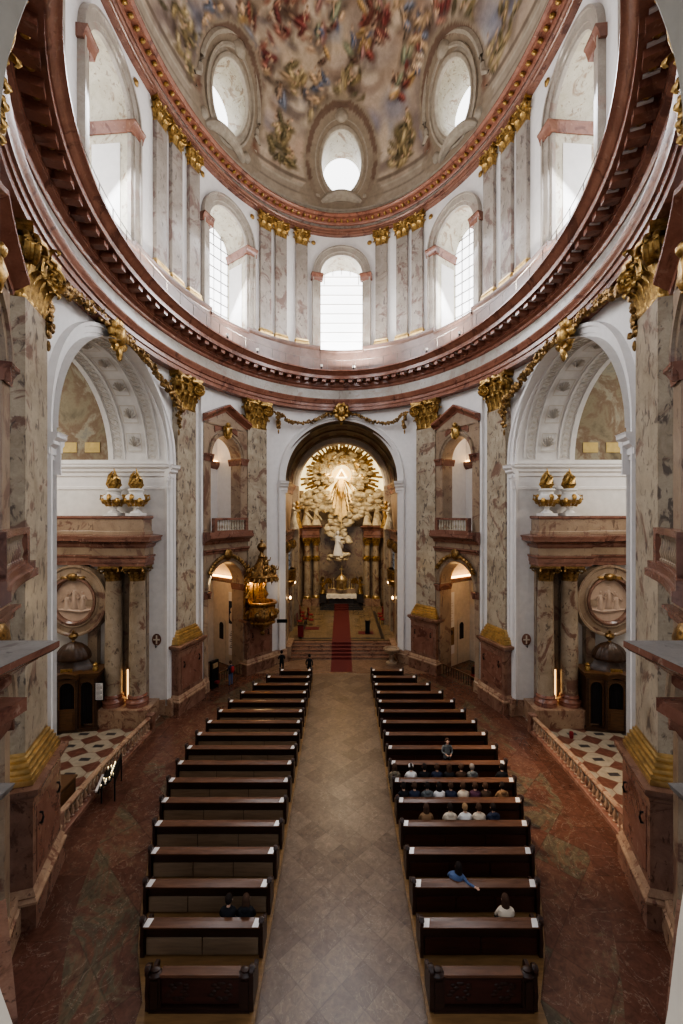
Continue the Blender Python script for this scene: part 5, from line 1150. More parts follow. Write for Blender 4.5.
mb = MB(); mb.box(2.25, 2.65, 39.7, 40.1, .87, 1.95); mb.build('body', 'iron', t, smooth=False); mb = MB(); mb.obox((2.45, 39.85, 2.02), (.52, .46, .05), 0, -.35); mb.build('desk', 'iron', t, smooth=False)
for x, y, n_ in ((-2.9, 41.6, 'left'), (2.3, 40.1, 'right')):
    mb = MB(); mb.box(x-.7, x+.7, y-.5, y+.5, .859, .872); tag(mb.build('floor_mat', 'carpet_red', smooth=False), 'small red mat on the %s of the choir floor' % n_, 'mat')
scn = None
for i, (x, y, z) in enumerate(((-4.6, 37.2, 4.6), (-4.6, 40.7, 5.4), (-4.6, 44.4, 6.2), (4.6, 37.2, 4.6), (4.6, 40.7, 5.4), (4.6, 44.4, 6.2))):
    lab = 'lit candle sconce on the %s presbytery wall, %s from the steps' % ('left' if x < 0 else 'right', ordn(i % 3)); loc = Vector((x, y, z))
    if scn is None:
        scn = t = thing('wall_sconce', lab, 'sconce', loc, 0, 'lit sconces on the presbytery walls'); L = local(loc, 0)
        mb = MB(L); mb.tube([(-.12, 0, -.2), (0, 0, -.25), (.1, 0, -.1), (.1, 0, 0)], .03, 5); mb.lathe([(.0, 0), (.1, .02), (.03, .05)], (.1, 0, 0), 8); mb.build('arm', 'gold_flat', t)
        mb = MB(L); mb.lathe([(.03, .05), (.09, .12), (.08, .24), (0, .32)], (.1, 0, 0), 10); mb.build('bulb', 'lamp_glow', t)
    else: dup(scn, loc, 0 if x < 0 else pi, lab)
# stone font beside the steps
t = thing('stone_font', 'carved stone baptismal font beside the right end of the steps', 'font', (4.05, 34.3, 0))
mb = MB(); mb.lathe([(.45, 0), (.45, .12), (.25, .2), (.16, .4), (.22, .6), (.16, .75), (.3, .85)], (4.05, 34.3, 0), 16); mb.build('stem', 'portal_marble', t)
mb = MB(); mb.lathe([(.28, .84), (.55, .98), (.62, 1.15), (.66, 1.18), (.66, 1.25), (.5, 1.25), (.45, 1.15), (0, 1.1)], (4.05, 34.3, 0), 20); mb.build('bowl', 'portal_marble', t)

# ------------------------------------------------------------------ pulpit
pc = Vector((-5.95, 31.85, 0)); prz = Erot(-s_far); L = local(pc, prz)
t = thing('pulpit', 'carved and gilded walnut pulpit with canopy hanging on the pilaster left of the altar arch', 'pulpit', (pc.x, pc.y, 3.0), prz)
def lob(r, a): return r*(1+.04*math.cos(6*a))
mb = MB(L); mb.grid([[(lob(r, a)*math.cos(a), lob(r, a)*math.sin(a), z) for a in np.linspace(0, 2*pi, 37)[:-1]] for r, z in ((.05, 3.0), (.14, 3.05), (.2, 3.2), (.12, 3.35), (.25, 3.5), (.55, 3.75), (.72, 3.95))], closev=True, caps=True); mb.build('pendant', 'old_gold', t)
mb = MB(L); mb.grid([[(lob(r, a)*math.cos(a), lob(r, a)*math.sin(a), z) for a in np.linspace(0, 2*pi, 37)[:-1]] for r, z in ((.7, 3.95), (.95, 4.0), (.98, 4.1), (.88, 4.2), (1.05, 4.4), (1.1, 4.65), (.98, 4.95), (.9, 5.25), (.98, 5.4), (1.08, 5.46), (1.08, 5.58), (.85, 5.6), (.8, 4.5), (.0, 4.4))], closev=True); b_ = mb.build('basin', 'pulpit_gold', t)
mb = MB(L)
for q in range(6):
    a = q*pi/3; 
    for z, r in ((4.2, .9), (4.55, 1.08), (4.9, 1.0), (5.3, .93)): mb.blob((r*math.cos(a), r*math.sin(a), z), (.1, .1, .2), 6, 5, .2)
    a += pi/6; mb.blob((1.03*math.cos(a), 1.03*math.sin(a), 4.72), (.22, .22, .26), 8, 6, .2)
mb.build('relief', 'old_gold', b_)
mb = MB(L); mb.grid([[(x, -.95+.1*(1-(x/.85)**2)*-1+.05*math.cos(x*14), z) for x in np.linspace(-.85, .85, 17)] for z in (5.3, 6.2, 7.4)]); mb.box(-.85, .85, -1.25, -1.0, 4.2, 7.6); mb.build('backboard', 'pulpit_gold', t)
mb = MB(L)
for e in (-1, 1): mb.tube([(e*.8, -.85, 5.5), (e*.95, -.7, 5.9), (e*.75, -.75, 6.4), (e*.9, -.7, 6.9), (e*.8, -.7, 7.3)], [.12, .16, .12, .14, .1], 7)
mb.box(-.1, .1, -.93, -.88, 5.6, 6.8); mb.build('scroll', 'old_gold', t)
mb = MB(L); mb.grid([[(lob(r, a)*math.cos(a), lob(r, a)*math.sin(a)-.1, z) for a in np.linspace(0, 2*pi, 37)[:-1]] for r, z in ((0, 7.3), (.95, 7.3), (1.12, 7.15), (1.16, 7.35), (1.2, 7.5), (1.05, 7.65), (.8, 7.95), (.55, 8.3), (.36, 8.55), (.3, 8.8), (.1, 8.9))], closev=True); c_ = mb.build('canopy', 'pulpit_gold', t)
mb = MB(L)
for q in range(16): a = q*pi/8; mb.tube([(1.12*math.cos(a), 1.12*math.sin(a)-.1, 7.4), (1.2*math.cos(a), 1.2*math.sin(a)-.1, 7.2), (1.16*math.cos(a), 1.16*math.sin(a)-.1, 6.95+.08*(q % 2))], [.1, .13, .03], 6)
mb.build('tassel_fringe', 'old_gold', c_)
for q, (a, z) in enumerate(((0.2, 7.75), (1.2, 7.9), (2.1, 7.8), (3.1, 7.75), (-.7, 7.85), (1.6, 8.5))):
    mb = MB(L); r = .98 if z < 8 else .5; x, y = r*math.cos(a), r*math.sin(a)-.1; mb.blob((x, y, z), (.2, .2, .28), 9, 6, .1); mb.blob((x, y, z+.36), (.13, .13, .15), 9, 6)
    for e in (-1, 1): mb.tube([(x+e*.12, y, z+.15), (x+e*.3, y+.1, z+.2), (x+e*.36, y+.1, z+.4)], [.07, .05, .03], 5)
    mb.build('cherub', 'old_gold', c_)
mb = MB(L); mb.lathe([(.2, 8.85), (.3, 8.95), (.16, 9.1), (.14, 9.3), (.3, 9.5), (.36, 9.7), (.26, 9.9), (.08, 10.0), (.12, 10.1), (0, 10.3)], (0, -.1, 0), 14); mb.build('finial', 'old_gold', t)
l = bpy.data.lights.new('pulpit_light', 'POINT'); l.energy = 110; l.color = (1, .7, .35); l.shadow_soft_size = .15; lo = bpy.data.objects.new('pulpit_light', l); col.objects.link(lo); lo.location = L(0, -.3, 6.8)
mb = MB(); mb.box(-5.1, -4.3, 33.4, 33.55, 3.55, 3.8); tag(mb.build('display_board', 'iron', smooth=False), 'small dark display board on the jamb beside the pulpit', 'display')

# organ-loft flanks on either side of the viewer
flanks = {}
for sg in (1, -1):
    t = thing('loft_flank', 'stone-topped stepped marble ledges of the organ loft jutting in from the %s edge' % pn[sg], 'ledge', (sg*7, 5, 0)); flanks[sg] = t; SXb = lambda x, y, z: Vector((sg*x, y, z))
    def el(name, prof, mat, bx, by, top=True):
        mb = MB(SXb); rows = [[(9.5, by+o, z), (bx-o, by+o, z), (bx-o, 1.0, z)] for o, z in prof]; mb.grid(rows)
        if top: r = rows[-1]; mb.add([r[0], r[1], r[2], (9.5, 1.0, prof[-1][1])], [(0, 1, 2, 3)])
        return mb.build(name, mat, t)
    el('upper_cornice', [(-.2, 9.05), (.0, 9.1), (.04, 9.16), (.04, 9.3), (.1, 9.34), (.22, 9.44), (.32, 9.5), (.34, 9.56), (.5, 9.6), (.57, 9.66), (.57, 9.775)], 'red_marble', 6.1, 7.73, False)
    mb = MB(SXb); mb.add([(9.5, 8.3, 9.78), (5.53, 8.3, 9.78), (5.53, 1, 9.78), (9.5, 1, 9.78)], [(0, 1, 2, 3)]); mb.build('stone_top', 'ledge_stone', t, smooth=False)
    el('recess', [(0, 8.5), (0, 9.08)], 'cream_mottled', 6.6, 7.35, False)
    el('middle_cornice', [(-.2, 7.7), (.0, 7.75), (.02, 8.0), (.1, 8.1), (.22, 8.3), (.25, 8.45), (.4, 8.55), (.4, 8.8)], 'red_marble', 6.35, 7.6)
    mb = MB(SXb); mb.box(6.3, 6.42, 4.5, 7.0, 8.8, 8.86); mb.build('cove_light', 'cove_light', t, smooth=False)
    el('pier', [(0, 5.2), (0, 7.75)], 'brown_mottled', 6.45, 7.5, False)
    el('lower_ledge', [(-.1, 6.95), (.1, 7.0), (.18, 7.1), (.22, 7.2)], 'ledge_stone', 6.36, 7.75)
    el('pedestal', [(0, 0), (0, 6.98)], 'portal_marble', 6.5, 7.55, False)
    mb = MB(SXb); mb.grid([[(6.46-.08*math.sin(v), 6.7+(.42+.1*math.cos(v))*math.cos(a), 6.2+(.55+.1*math.cos(v))*math.sin(a)) for v in np.linspace(0, pi, 5)] for a in np.linspace(0, 2*pi, 25)[:-1]], closeu=True); mb.build('gold_ring', 'gold', t)

for sg, pts in ((1, [(1.30, 10.92), (1.27, 10.72), (1.235, 10.42), (1.16, 10.0)]), (-1, [(-1.33, 10.62), (-1.285, 10.48), (-1.235, 10.34), (-1.15, 10.0)])):
    mb = MB(); rows = []
    for x, z in [(pts[0][0]+sg*.5, pts[0][1]+.12), (pts[0][0]+sg*.15, pts[0][1]+.08)]+pts: rows.append([(x, 1.3, z), (x, 1.6, z), (x+sg*.9, 1.6, z-.3), (x+sg*.9, 1.3, z-.3)])
    mb.grid(rows, closev=True, caps=True); mb.build('parapet_end', 'cream_wall', flanks[sg])
# ------------------------------------------------------------------ pews
IN_ = [2.15]*3+[2.18]*4+[2.2]*10
OUT = [4.40, 5.13, 5.80, 6.34, 6.75, 7.03, 7.27, 7.40, 7.46, 7.42, 7.32, 7.08, 6.80, 6.38, 5.97, 5.47, 4.75]
YK = [30.4-1.246*k for k in range(17)]
ends = [(-.10, .06), (.50, .06), (.53, .30), (.50, .48), (.54, .62), (.50, .72), (.40, .74), (.28, .72), (.16, .80), (.10, .94), (.08, 1.06), (.02, 1.14), (-.08, 1.16), (-.16, 1.10), (-.17, 1.0), (-.12, .93), (-.13, .75), (-.17, .5), (-.13, .3), (-.15, .12)]
def pew(k, sg):
    y = YK[k]; i_, o_ = IN_[k], OUT[k]; w = (o_-i_); cx = sg*(i_+o_)/2; h = w/2; last = k == 16
    lab = 'dark wooden pew, %s row from the altar steps in the %s block%s' % (ordn(k), pn[sg], ', carved panelled back' if last else '')
    t = thing('church_pew', lab, 'pew', (cx, y, 0), 0, 'pews of the %s block' % pn[sg]); L = local((cx, y, 0), 0)
    mb = MB(L); mb.box(-h+.05, h-.05, -.03, .03, .08, .93); b_ = mb.build('backrest', 'pew_dark', t, smooth=False)
    mb = MB(L)
    if last:
        mb.box(-h+.3, h-.3, -.12, .1, .9, .97)
    else:
        mb.grid([[(x, yy, z) for yy, z in ((-.15, .90), (-.15, .935), (.0, .975), (.1, .985), (.13, .96), (.13, .90))] for x in (-h+.04, h-.04)], closev=True, caps=True)
    mb.build('ledge', 'pew_rail', t, smooth=False)
    if last:
        mb = MB(L); mb.box(-h+.0, h-.0, -.13, .0, .07, .17); mb.box(-h+.05, h-.05, -.16, .0, .07, .11); mb.box(-h+.16, h-.16, -.09, .0, .82, .9)
        for x in (-1, 1):
            cxx = x*(h-.17); mb.box(cxx-.15, cxx+.15, -.12, .03, .1, .92); mb.box(cxx-.09, cxx+.09, -.16, -.1, .2, .84); mb.lathe([(.17, .9), (.19, .94), (.15, .98), (.1, 1.0), (.12, 1.05), (0, 1.1)], (cxx, -.04, 0), 12, sy=.7)
        mb.build('corner_post', 'pew_dark', t)
        mb = MB(L); mb.box(-h+.32, h-.32, -.055, -.03, .2, .8); p = mb.build('back_panel', 'pew_panel', t, smooth=False)
        for e in (-1, 1):
            mb = MB(L)
            for q in range(14): a = q*.45; mb.blob((e*h*.42+.3*math.cos(a)*(.4+.6*(q % 3)/2), -.062, .5+.2*math.sin(a)), (.09, .012, .05), 6, 3, .2)
            mb.build('carving', 'pew_dark', p)
    mb = MB(L); mb.grid([[(x, yy, z) for yy, z in ((.03, .40), (.03, .46), (.2, .445), (.42, .455), (.46, .43), (.45, .39))] for x in (-h+.06, h-.06)], closev=True, caps=True); mb.build('seat', 'pew_seat', t, smooth=False)
    for e in (-1, 1):
        mb = MB(L); x0 = e*h; mb.grid([[(x0-.045, a, b) for a, b in ends], [(x0+.045, a, b) for a, b in ends]], closev=True, caps=True)
        ep = mb.build('end_panel', 'pew_dark', t, sharp=50)
        mb = MB(L); mb.lathe([(0, -.07), (.07, -.07), (.09, 0), (.07, .07), (0, .07)], (0, 0, 0), 10); mb.v = [Vector((cx+x0+(v-Vector((cx, y, 0))).z, y-.06+(v-Vector((cx, y, 0))).y, 1.08+(v-Vector((cx, y, 0))).x)) for v in mb.v]
        mb.build('scroll', 'pew_dark', ep)
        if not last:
            mb = MB(L); a = e*(h-.14); mb.add([(a-.085-.03, -.145, .945), (a+.085-.03, -.145, .945), (a+.085+.03, .07, .99), (a-.085+.03, .07, .99)], [(0, 1, 2, 3)]); mb.build('pale_plate', 'pale_plate', t, smooth=False)  # near-white plate on each end of the ledge
    if k < 16:
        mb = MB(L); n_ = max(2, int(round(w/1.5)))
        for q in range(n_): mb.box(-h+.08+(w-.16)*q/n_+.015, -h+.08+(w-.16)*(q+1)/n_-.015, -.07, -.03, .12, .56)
        mb.build('kneeler_board', 'kneeler_wood_lit' if sg < 0 else 'pew_panel', t, smooth=False)  # left boards paler, right ones darker: the uneven lighting is put into the colour
    return t
for sg in (1, -1):
    for k in range(17): pew(k, sg)
    mb = MB(); e = [(sg*(OUT[k]+.22), YK[k]+(.1)) for k in range(17)]; e = [(sg*(OUT[0]+.15), YK[0]+.9)]+e+[(sg*(OUT[16]+.18), YK[16]-.38)]
    n_ = [(sg*2.08, yy) for yy in (YK[16]-.38, YK[0]+.9)]; poly = e+n_; m_ = len(poly)
    mb.add([(x, y, .0) for x, y in poly]+[(x, y, .075) for x, y in poly], [tuple(range(m_, 2*m_))]+[(i, (i+1) % m_, m_+(i+1) % m_, m_+i) for i in range(m_)])
    struct(mb.build('floor_pew_platform_'+pn[sg], 'platform_wood', smooth=False))

# ------------------------------------------------------------------ people
for nm, c in dict(skin=(206, 160, 134), hair_dark=(38, 28, 24), hair_brown=(74, 50, 36), hair_blond=(150, 116, 78), hair_grey=(130, 120, 112), black=(30, 31, 36), navy=(42, 50, 74), grey=(98, 104, 106), tan=(132, 98, 66), cream=(206, 190, 168), white=(226, 224, 222), denim=(70, 92, 136), red=(168, 44, 44), purple=(84, 50, 72), khaki=(120, 108, 88), jeans=(56, 70, 100), darkbrown=(66, 48, 38), skyblue=(80, 102, 146)).items(): plain('cloth_'+nm if nm not in ('skin',) and not nm.startswith('hair') else nm, c, .85, var=.05, spec=.2)
def skel(J, bones, name):
    me = bpy.data.meshes.new(name); me.from_pydata([tuple(j[:3]) for j in J], bones, []); o = bpy.data.objects.new(name, me); col.objects.link(o)
    m = o.modifiers.new('skin', 'SKIN'); m.use_smooth_shade = True; s = o.modifiers.new('sub', 'SUBSURF'); s.levels = 1; s.render_levels = 1
    for v, j in zip(me.skin_vertices[0].data, J): v.radius = (j[3], j[4] if len(j) > 4 else j[3])
    me.skin_vertices[0].data[0].use_root = True
    dg = bpy.context.evaluated_depsgraph_get(); dg.update(); out = bpy.data.meshes.new_from_object(o.evaluated_get(dg)); bpy.data.objects.remove(o); return out
def body(pose):
    """one continuous figure; returns mesh plus where head and hands are"""
    if pose == 'sit': P = dict(pel=(0, 0, .58), spine=(0, -.03, .78), chest=(0, -.02, .98), neck=(0, 0, 1.12), hd=(0, .05, 1.30), kn=(.12, .44, .53), an=(.12, .42, .14), el=(.25, .08, .82), wr=(.11, .30, .68), hip=.1)
    if pose == 'lean': P = dict(pel=(0, 0, .58), spine=(-.04, -.04, .78), chest=(-.02, -.12, .98), neck=(.02, -.13, 1.12), hd=(.04, -.08, 1.29), kn=(.12, .44, .53), an=(.12, .42, .14), el=(.3, -.22, .95), wr=(.5, -.40, 1.03), hip=.1)
    if pose == 'stand': P = dict(pel=(0, 0, .95), spine=(0, -.01, 1.1), chest=(0, -.02, 1.28), neck=(0, -.0, 1.44), hd=(0, .05, 1.62), kn=(.1, .03, .52), an=(.1, 0, .1), el=(.24, .03, 1.12), wr=(.13, .25, 1.14), hip=.09)
    if pose == 'walk': P = dict(pel=(0, 0, .94), spine=(0, 0, 1.1), chest=(0, 0, 1.28), neck=(0, .02, 1.44), hd=(0, .06, 1.62), kn=(.1, .16, .54), an=(.1, .1, .12), el=(.25, -.06, 1.12), wr=(.23, .08, .92), hip=.09)
    V_ = lambda a, b, u: tuple(a[i]+(b[i]-a[i])*u for i in range(3))
    J = [P['pel']+(.15, .12), P['spine']+(.13, .10), P['chest']+(.15, .105), P['neck']+(.06, .06), V_(P['neck'], P['hd'], .45)+(.05, .05), V_(P['neck'], P['hd'], .75)+(.078, .085), P['hd']+(.085, .10), (P['hd'][0], P['hd'][1]-.01, P['hd'][2]+.09, .06, .07)]
    Bn = [(0, 1), (1, 2), (2, 3), (3, 4), (4, 5), (5, 6), (6, 7)]; hands = []
    for e in (-1, 1):
        X = lambda p: (p[0]*e, p[1], p[2])
        kn, an = P['kn'], P['an']
        if pose == 'walk' and e < 0: kn, an = (.1, -.02, .52), (.1, -.28, .16)
        el, wr = P['el'], P['wr']
        if pose == 'lean' and e < 0: el, wr = (.27, .05, .84), (.14, .25, .7)
        b = len(J); ch = P['chest']; sh = (ch[0]*e+.18, ch[1]+.0, ch[2]+.09)
        J += [(P['pel'][0]+e*P['hip'], P['pel'][1]+.03, P['pel'][2]-.03, .1, .1), X(kn)+(.068, .068), X(an)+(.045, .045), (e*an[0], an[1]+.15, max(.05, an[2]-.07), .04, .03)]
        Bn += [(0, b), (b, b+1), (b+1, b+2), (b+2, b+3)]; c_ = len(J)
        J += [(e*sh[0], sh[1], sh[2], .068, .068), X(el)+(.048, .048), X(wr)+(.032, .032)]; w = Vector(X(wr)); d = (w-Vector(X(el))).normalized(); pm = w+d*.07
        J += [tuple(pm)+(.036, .02)]; Bn += [(2, c_), (c_, c_+1), (c_+1, c_+2), (c_+2, c_+3)]; hands.append((pm, d, e))
    me = skel(J, Bn, 'body_'+pose); bm = bmesh.new(); bm.from_mesh(me)
    for pm, d, e in hands:        # fingers and thumb
        s_ = d.cross(Vector((0, 0, 1))); s_ = Vector((1, 0, 0)) if s_.length < .01 else s_.normalized(); dn = s_.cross(d).normalized(); dn = -dn if dn.z > 0 else dn
        for q, ln in enumerate((.05, .075, .082, .075, .058)):
            if q == 0: path = [pm-s_*e*.02, pm-s_*e*.045+d*.02, pm-s_*e*.05+d*.055]
            else: o_ = s_*e*(q-2.5)*.018; path = [pm+o_+d*.01, pm+o_+d*(.02+ln*.5)+dn*.008, pm+o_+d*(.02+ln)+dn*.03]
            mb = MB(); mb.tube([tuple(p) for p in path], [.011, .010, .007], 5); vs = [bm.verts.new(v) for v in mb.v]
            for f in mb.f: bm.faces.new([vs[i] for i in f])
    hd = Vector(P['hd'])
    for off, r in (((0, .105, -.015), (.016, .024, .022)), ((.098, 0, -.01), (.012, .02, .032)), ((-.098, 0, -.01), (.012, .02, .032))):
        mb = MB(); mb.blob(tuple(hd+Vector(off)), r, 6, 5); vs = [bm.verts.new(v) for v in mb.v]
        for f in mb.f: bm.faces.new([vs[i] for i in f])
    bm.to_mesh(me); bm.free()
    nz = P['neck'][2]+.0; kz = .5 if pose in ('sit', 'lean') else .9; mi = []
    for p in me.polygons:
        c = p.center; k = 1
        if c.z > nz+.01 and abs(c.x-P['neck'][0]) < .13 and c.z > P['neck'][2]: k = 0
        elif any((c-h[0]).length < .1 and (c-h[0]).dot(h[1]) > -.045 for h in hands): k = 0
        elif c.z < .12: k = 3
        elif (pose in ('sit', 'lean') and (c.y > .14 and c.z < .62 or c.z < .5)) or (pose in ('stand', 'walk') and c.z < .88): k = 2
        mi.append(k)
    me.polygons.foreach_set('material_index', mi); me.shade_smooth(); return me, hd, P
BD = {p: body(p) for p in ('sit', 'lean', 'stand', 'walk')}
def person(pose, loc, rz, lab, top, legs='black', hair='hair_dark', long=True, group=None, extra=None, scale=1.):
    me, hd, P = BD[pose]; me = me.copy(); me.name = 'person'
    for m in ('skin', 'cloth_'+top, 'cloth_'+legs, 'cloth_black'): me.materials.append(M[m])
    o = bpy.data.objects.new('person', me); col.objects.link(o); o.location = loc; o.rotation_euler = (0, 0, rz); o.scale = (scale,)*3
    tag(o, lab, 'person', group); ROOT[o.name] = Matrix.Identity(4)
    mb = MB(); rows = []
    for i in range(9):
        b = pi*(i+.1)/9.6; rows.append([])
        for q in range(16):
            a = 2*pi*q/16; f = max(0, math.sin(a)); front = (1-.62*f*(1 if b > .9 else .3)); r = 1.06
            rows[-1].append((hd.x+.1*r*math.sin(b)*math.cos(a), hd.y-.012+.125*r*math.sin(b)*math.sin(a)*front, hd.z+.035+.12*math.cos(b)*(1 if math.cos(b) > 0 else (1.35 if f < .3 else .2))))
    mb.grid(rows, closev=True, caps=True)
    if long:
        mb.grid([[(hd.x+r*math.cos(a), hd.y-.035+.085*math.sin(a)*w_, hd.z+z) for a in np.linspace(pi+.0, 2*pi-.0, 10)] for z, r, w_ in ((.05, .104, 1.1), (-.05, .11, 1.25), (-.13, .115, 1.3), (-.21, .11, 1.25), (-.28, .08, 1.1))])
    mb.build('hair', hair, o)
    for sx in (-1, 1):
        mb = MB(); mb.blob((hd.x+sx*.034, hd.y+.098, hd.z+.012), (.014, .008, .009), 6, 4); mb.build('eye', 'hair_dark', o)
    mb = MB(); mb.blob((hd.x, hd.y+.094, hd.z-.05), (.024, .008, .007), 6, 4); mb.build('mouth', 'cloth_red', o)
    mb = MB()     # collar or hood closes the neckline
    nk = P['neck']; mb.grid([[(nk[0]+r*math.cos(a), nk[1]-.01+r*.9*math.sin(a), nk[2]+z) for a in np.linspace(0, 2*pi, 15)[:-1]] for r, z in ((.12, -.06), (.095, .0), (.075, .04), (.06, .03))], closev=True); mb.build('collar', 'cloth_'+top if extra != 'scarf' else 'cloth_red', o)
    if pose in ('sit', 'lean'):       # loose coat over the torso and lap
        mb = MB(); c = P['chest']; s_ = P['spine']; pl = P['pel']
        mb.grid([[(x_+rx*math.cos(a), y_+ry*math.sin(a), z) for a in np.linspace(0, 2*pi, 19)[:-1]] for x_, y_, z, rx, ry in ((pl[0], pl[1]+.04, pl[2]-.11, .21, .2), (pl[0], pl[1]+.01, pl[2]+.03, .2, .17), (s_[0], s_[1], s_[2], .185, .145), (c[0], c[1], c[2], .225, .15), (c[0], c[1], c[2]+.1, .215, .125), (nk[0], nk[1]-.01, nk[2]+.01, .1, .08))], closev=True); mb.build('coat', 'cloth_'+top, o)
    if extra == 'hood':
        mb = MB(); mb.blob((nk[0], nk[1]-.11, nk[2]-.0), (.13, .07, .09), 10, 6); mb.build('hood', 'cloth_'+top, o)
    if extra == 'hat':
        mb = MB(); mb.blob((hd.x, hd.y-.01, hd.z+.05), (.115, .125, .1), 12, 7); mb.build('hat', 'cloth_white', o)
    if extra == 'backpack':
        mb = MB(); mb.blob((0, -.2, 1.2), (.15, .1, .24), 12, 8); mb.build('backpack', 'cloth_red', o)
    if extra == 'bag':
        mb = MB(); mb.blob((-.32, .05, .62), (.12, .1, .13), 8, 6, .1); mb.build('bag', 'cloth_skyblue', o)
    return o
def seat(px, k, *a, **kw):
    y = YK[k]+.27; x = (px-341.5)/F*(y-.1); pose = kw.pop('pose', 'sit'); rz = kw.pop('rz', random.uniform(-.12, .12)); return person(pose, (x, y, 0.0), rz, *a, **kw)
G = None
seat(227.5, 15, 'person in black with short black hair, left of the two seated in the left pews', 'black', hair='hair_dark', long=False)
seat(245, 15, 'person in dark jacket with auburn hair, right of the two seated in the left pews', 'black', hair='hair_brown', long=True, extra='hood')
seat(507, 15, 'person in cream jumper with long brown hair seated alone near a pew end', 'cream', hair='hair_brown')
seat(458, 14, 'person in blue denim with long dark hair reaching an arm over the pew back', 'skyblue', 'jeans', pose='lean', hair='hair_dark', rz=-.25)
R10 = [(395, 'khaki', 'hair_brown', 'khaki coat at the aisle end', 'hood'), (411.5, 'white', 'hair_dark', 'white hooded jacket and hat', 'hat'), (425, 'black', 'hair_dark', 'black coat beside the white hat', None), (437.6, 'navy', 'hair_brown', 'navy jacket, fourth from the aisle', None), (450, 'black', 'hair_brown', 'black jacket with brown hair, fifth from the aisle', None), (462, 'darkbrown', 'hair_brown', 'dark brown coat, sixth from the aisle', None), (473, 'grey', 'hair_grey', 'grey coat with grey hair', 'hood'), (503, 'black', 'hair_dark', 'black jacket at the outer end', None)]
R11 = [(404, 'black', 'hair_dark', 'black coat at the aisle end', None), (415, 'navy', 'hair_brown', 'navy jacket, second from the aisle', None), (428, 'grey', 'hair_dark', 'dark grey padded jacket', 'hood'), (440, 'white', 'hair_dark', 'white', 'scarf'), (451.5, 'navy', 'hair_brown', 'navy coat, fifth from the aisle', None), (464, 'cream', 'hair_brown', 'cream jumper', None), (476, 'purple', 'hair_brown', 'purple coat', None), (486.5, 'darkbrown', 'hair_brown', 'dark brown coat, eighth from the aisle', None), (503.5, 'tan', 'hair_dark', 'light brown', 'hood')]
R12 = [(427, 'tan', 'hair_brown', 'brown coat with a blue bag alongside', 'bag'), (451, 'cream', 'hair_dark', 'cream knitted jacket', 'hood'), (466, 'white', 'hair_blond', 'white and black top with blonde hair', None), (480, 'cream', 'hair_brown', 'beige jacket, second from the outer end', 'scarf' if 0 else None), (494.5, 'navy', 'hair_dark', 'dark blue jacket at the outer end', 'hood')]
for k, row, nm in ((10, R10, 'front'), (11, R11, 'middle'), (12, R12, 'back')):
    for px, top, hr, d, ex in row: seat(px, k, 'person in %s, %s row of the crowd' % (d, nm), top, hair=hr, extra=ex, long=(hr in ('hair_brown', 'hair_blond') and d.count('a') % 2 == 0) or ex == 'scarf')
person('stand', (104.5*19.65/F*1.01, 19.65, .05), pi, 'person in a grey jacket standing between pews, looking down at a phone', 'grey', 'black', 'hair_brown', True)
for o_, lab in ((None, None),):
    t = thing('smartphone', 'dark phone held by the standing person in grey', 'phone', (104.5*19.65/F*1.01, 19.33, 1.2)); mb = MB(); mb.obox((104.5*19.65/F*1.01, 19.33, 1.22), (.16, .012, .09), 0, .6); mb.build('phone_body', 'iron', t, smooth=False)
person('stand', (-7.82, 29.9, 0), .9, 'person in a navy jacket with red backpack and jeans beside the left portal', 'navy', 'denim', 'hair_brown', False, extra='backpack', scale=1.02)
person('stand', (-4.55, 32.2, 0), .2, 'person in black standing at the left end of the front pew', 'black', 'black', 'hair_dark', False, scale=1.0)
person('walk', (-2.38, 31.35, 0), -.1, 'person in dark coat walking in the aisle past the first pew', 'black', 'black', 'hair_dark', False, scale=1.0)

# ------------------------------------------------------------------ small furnishings
c0 = (-10.1, 18.6)
t = thing('votive_candle_stand', 'black iron votive stand with lit candles against the left chapel balustrade', 'candle stand', (c0[0], c0[1], 0), .3); L = local((c0[0], c0[1], 0), .3)
mb = MB(L)
for i in range(4): mb.box(-.28+.02*i, .28, -.75, .75, .55+.16*i, .58+.16*i) if 0 else mb.box(-.35+.16*i, -.2+.16*i, -.75, .75, .6+.14*i, .63+.14*i)
mb.build('tray', 'iron', t, smooth=False)
for e, f_ in ((-1, -1), (1, -1), (-1, 1), (1, 1)): mb = MB(L); mb.box(e*.25-.025, e*.25+.025, f_*.7-.025, f_*.7+.025, 0, .75 if e < 0 else 1.05); mb.build('leg', 'iron', t, smooth=False)
mb = MB(L); mb.box(.22, .26, -.75, .75, .7, 1.25); mb.box(-.38, -.34, -.75, .75, .45, .6); mb.build('back_screen', 'iron', t, smooth=False)
mb = MB(L); mb.box(-.5, -.4, -.7, .5, .5, .56); mb.build('front_bar', 'pale_plate', t, smooth=False)
cd = None; n_ = 0
for i in range(4):
    for j in range(9):
        if random.random() < .4: continue
        p = L(-.275+.16*i, -.66+.165*j, .63+.14*i)
        if cd is None:
            cd = thing('votive_candle', 'small lit votive candle in a row of the black iron stand', 'candle', p, 0, 'lit votive candles on the iron stand'); l_ = local(p, 0)
            mb = MB(l_); mb.lathe([(0, 0), (.035, 0), (.035, .09), (0, .09)], (0, 0, 0), 8); mb.build('wax', 'white_cloth', cd); mb = MB(l_); mb.lathe([(0, .09), (.016, .11), (0, .16)], (0, 0, 0), 6); mb.build('flame', 'candle_flame', cd)
        else: dup(cd, p)
t = thing('offering_cabinet', 'low carved wooden cabinet inside the left chapel beside the balustrade', 'cabinet', (-11.6, 17.3, 0))
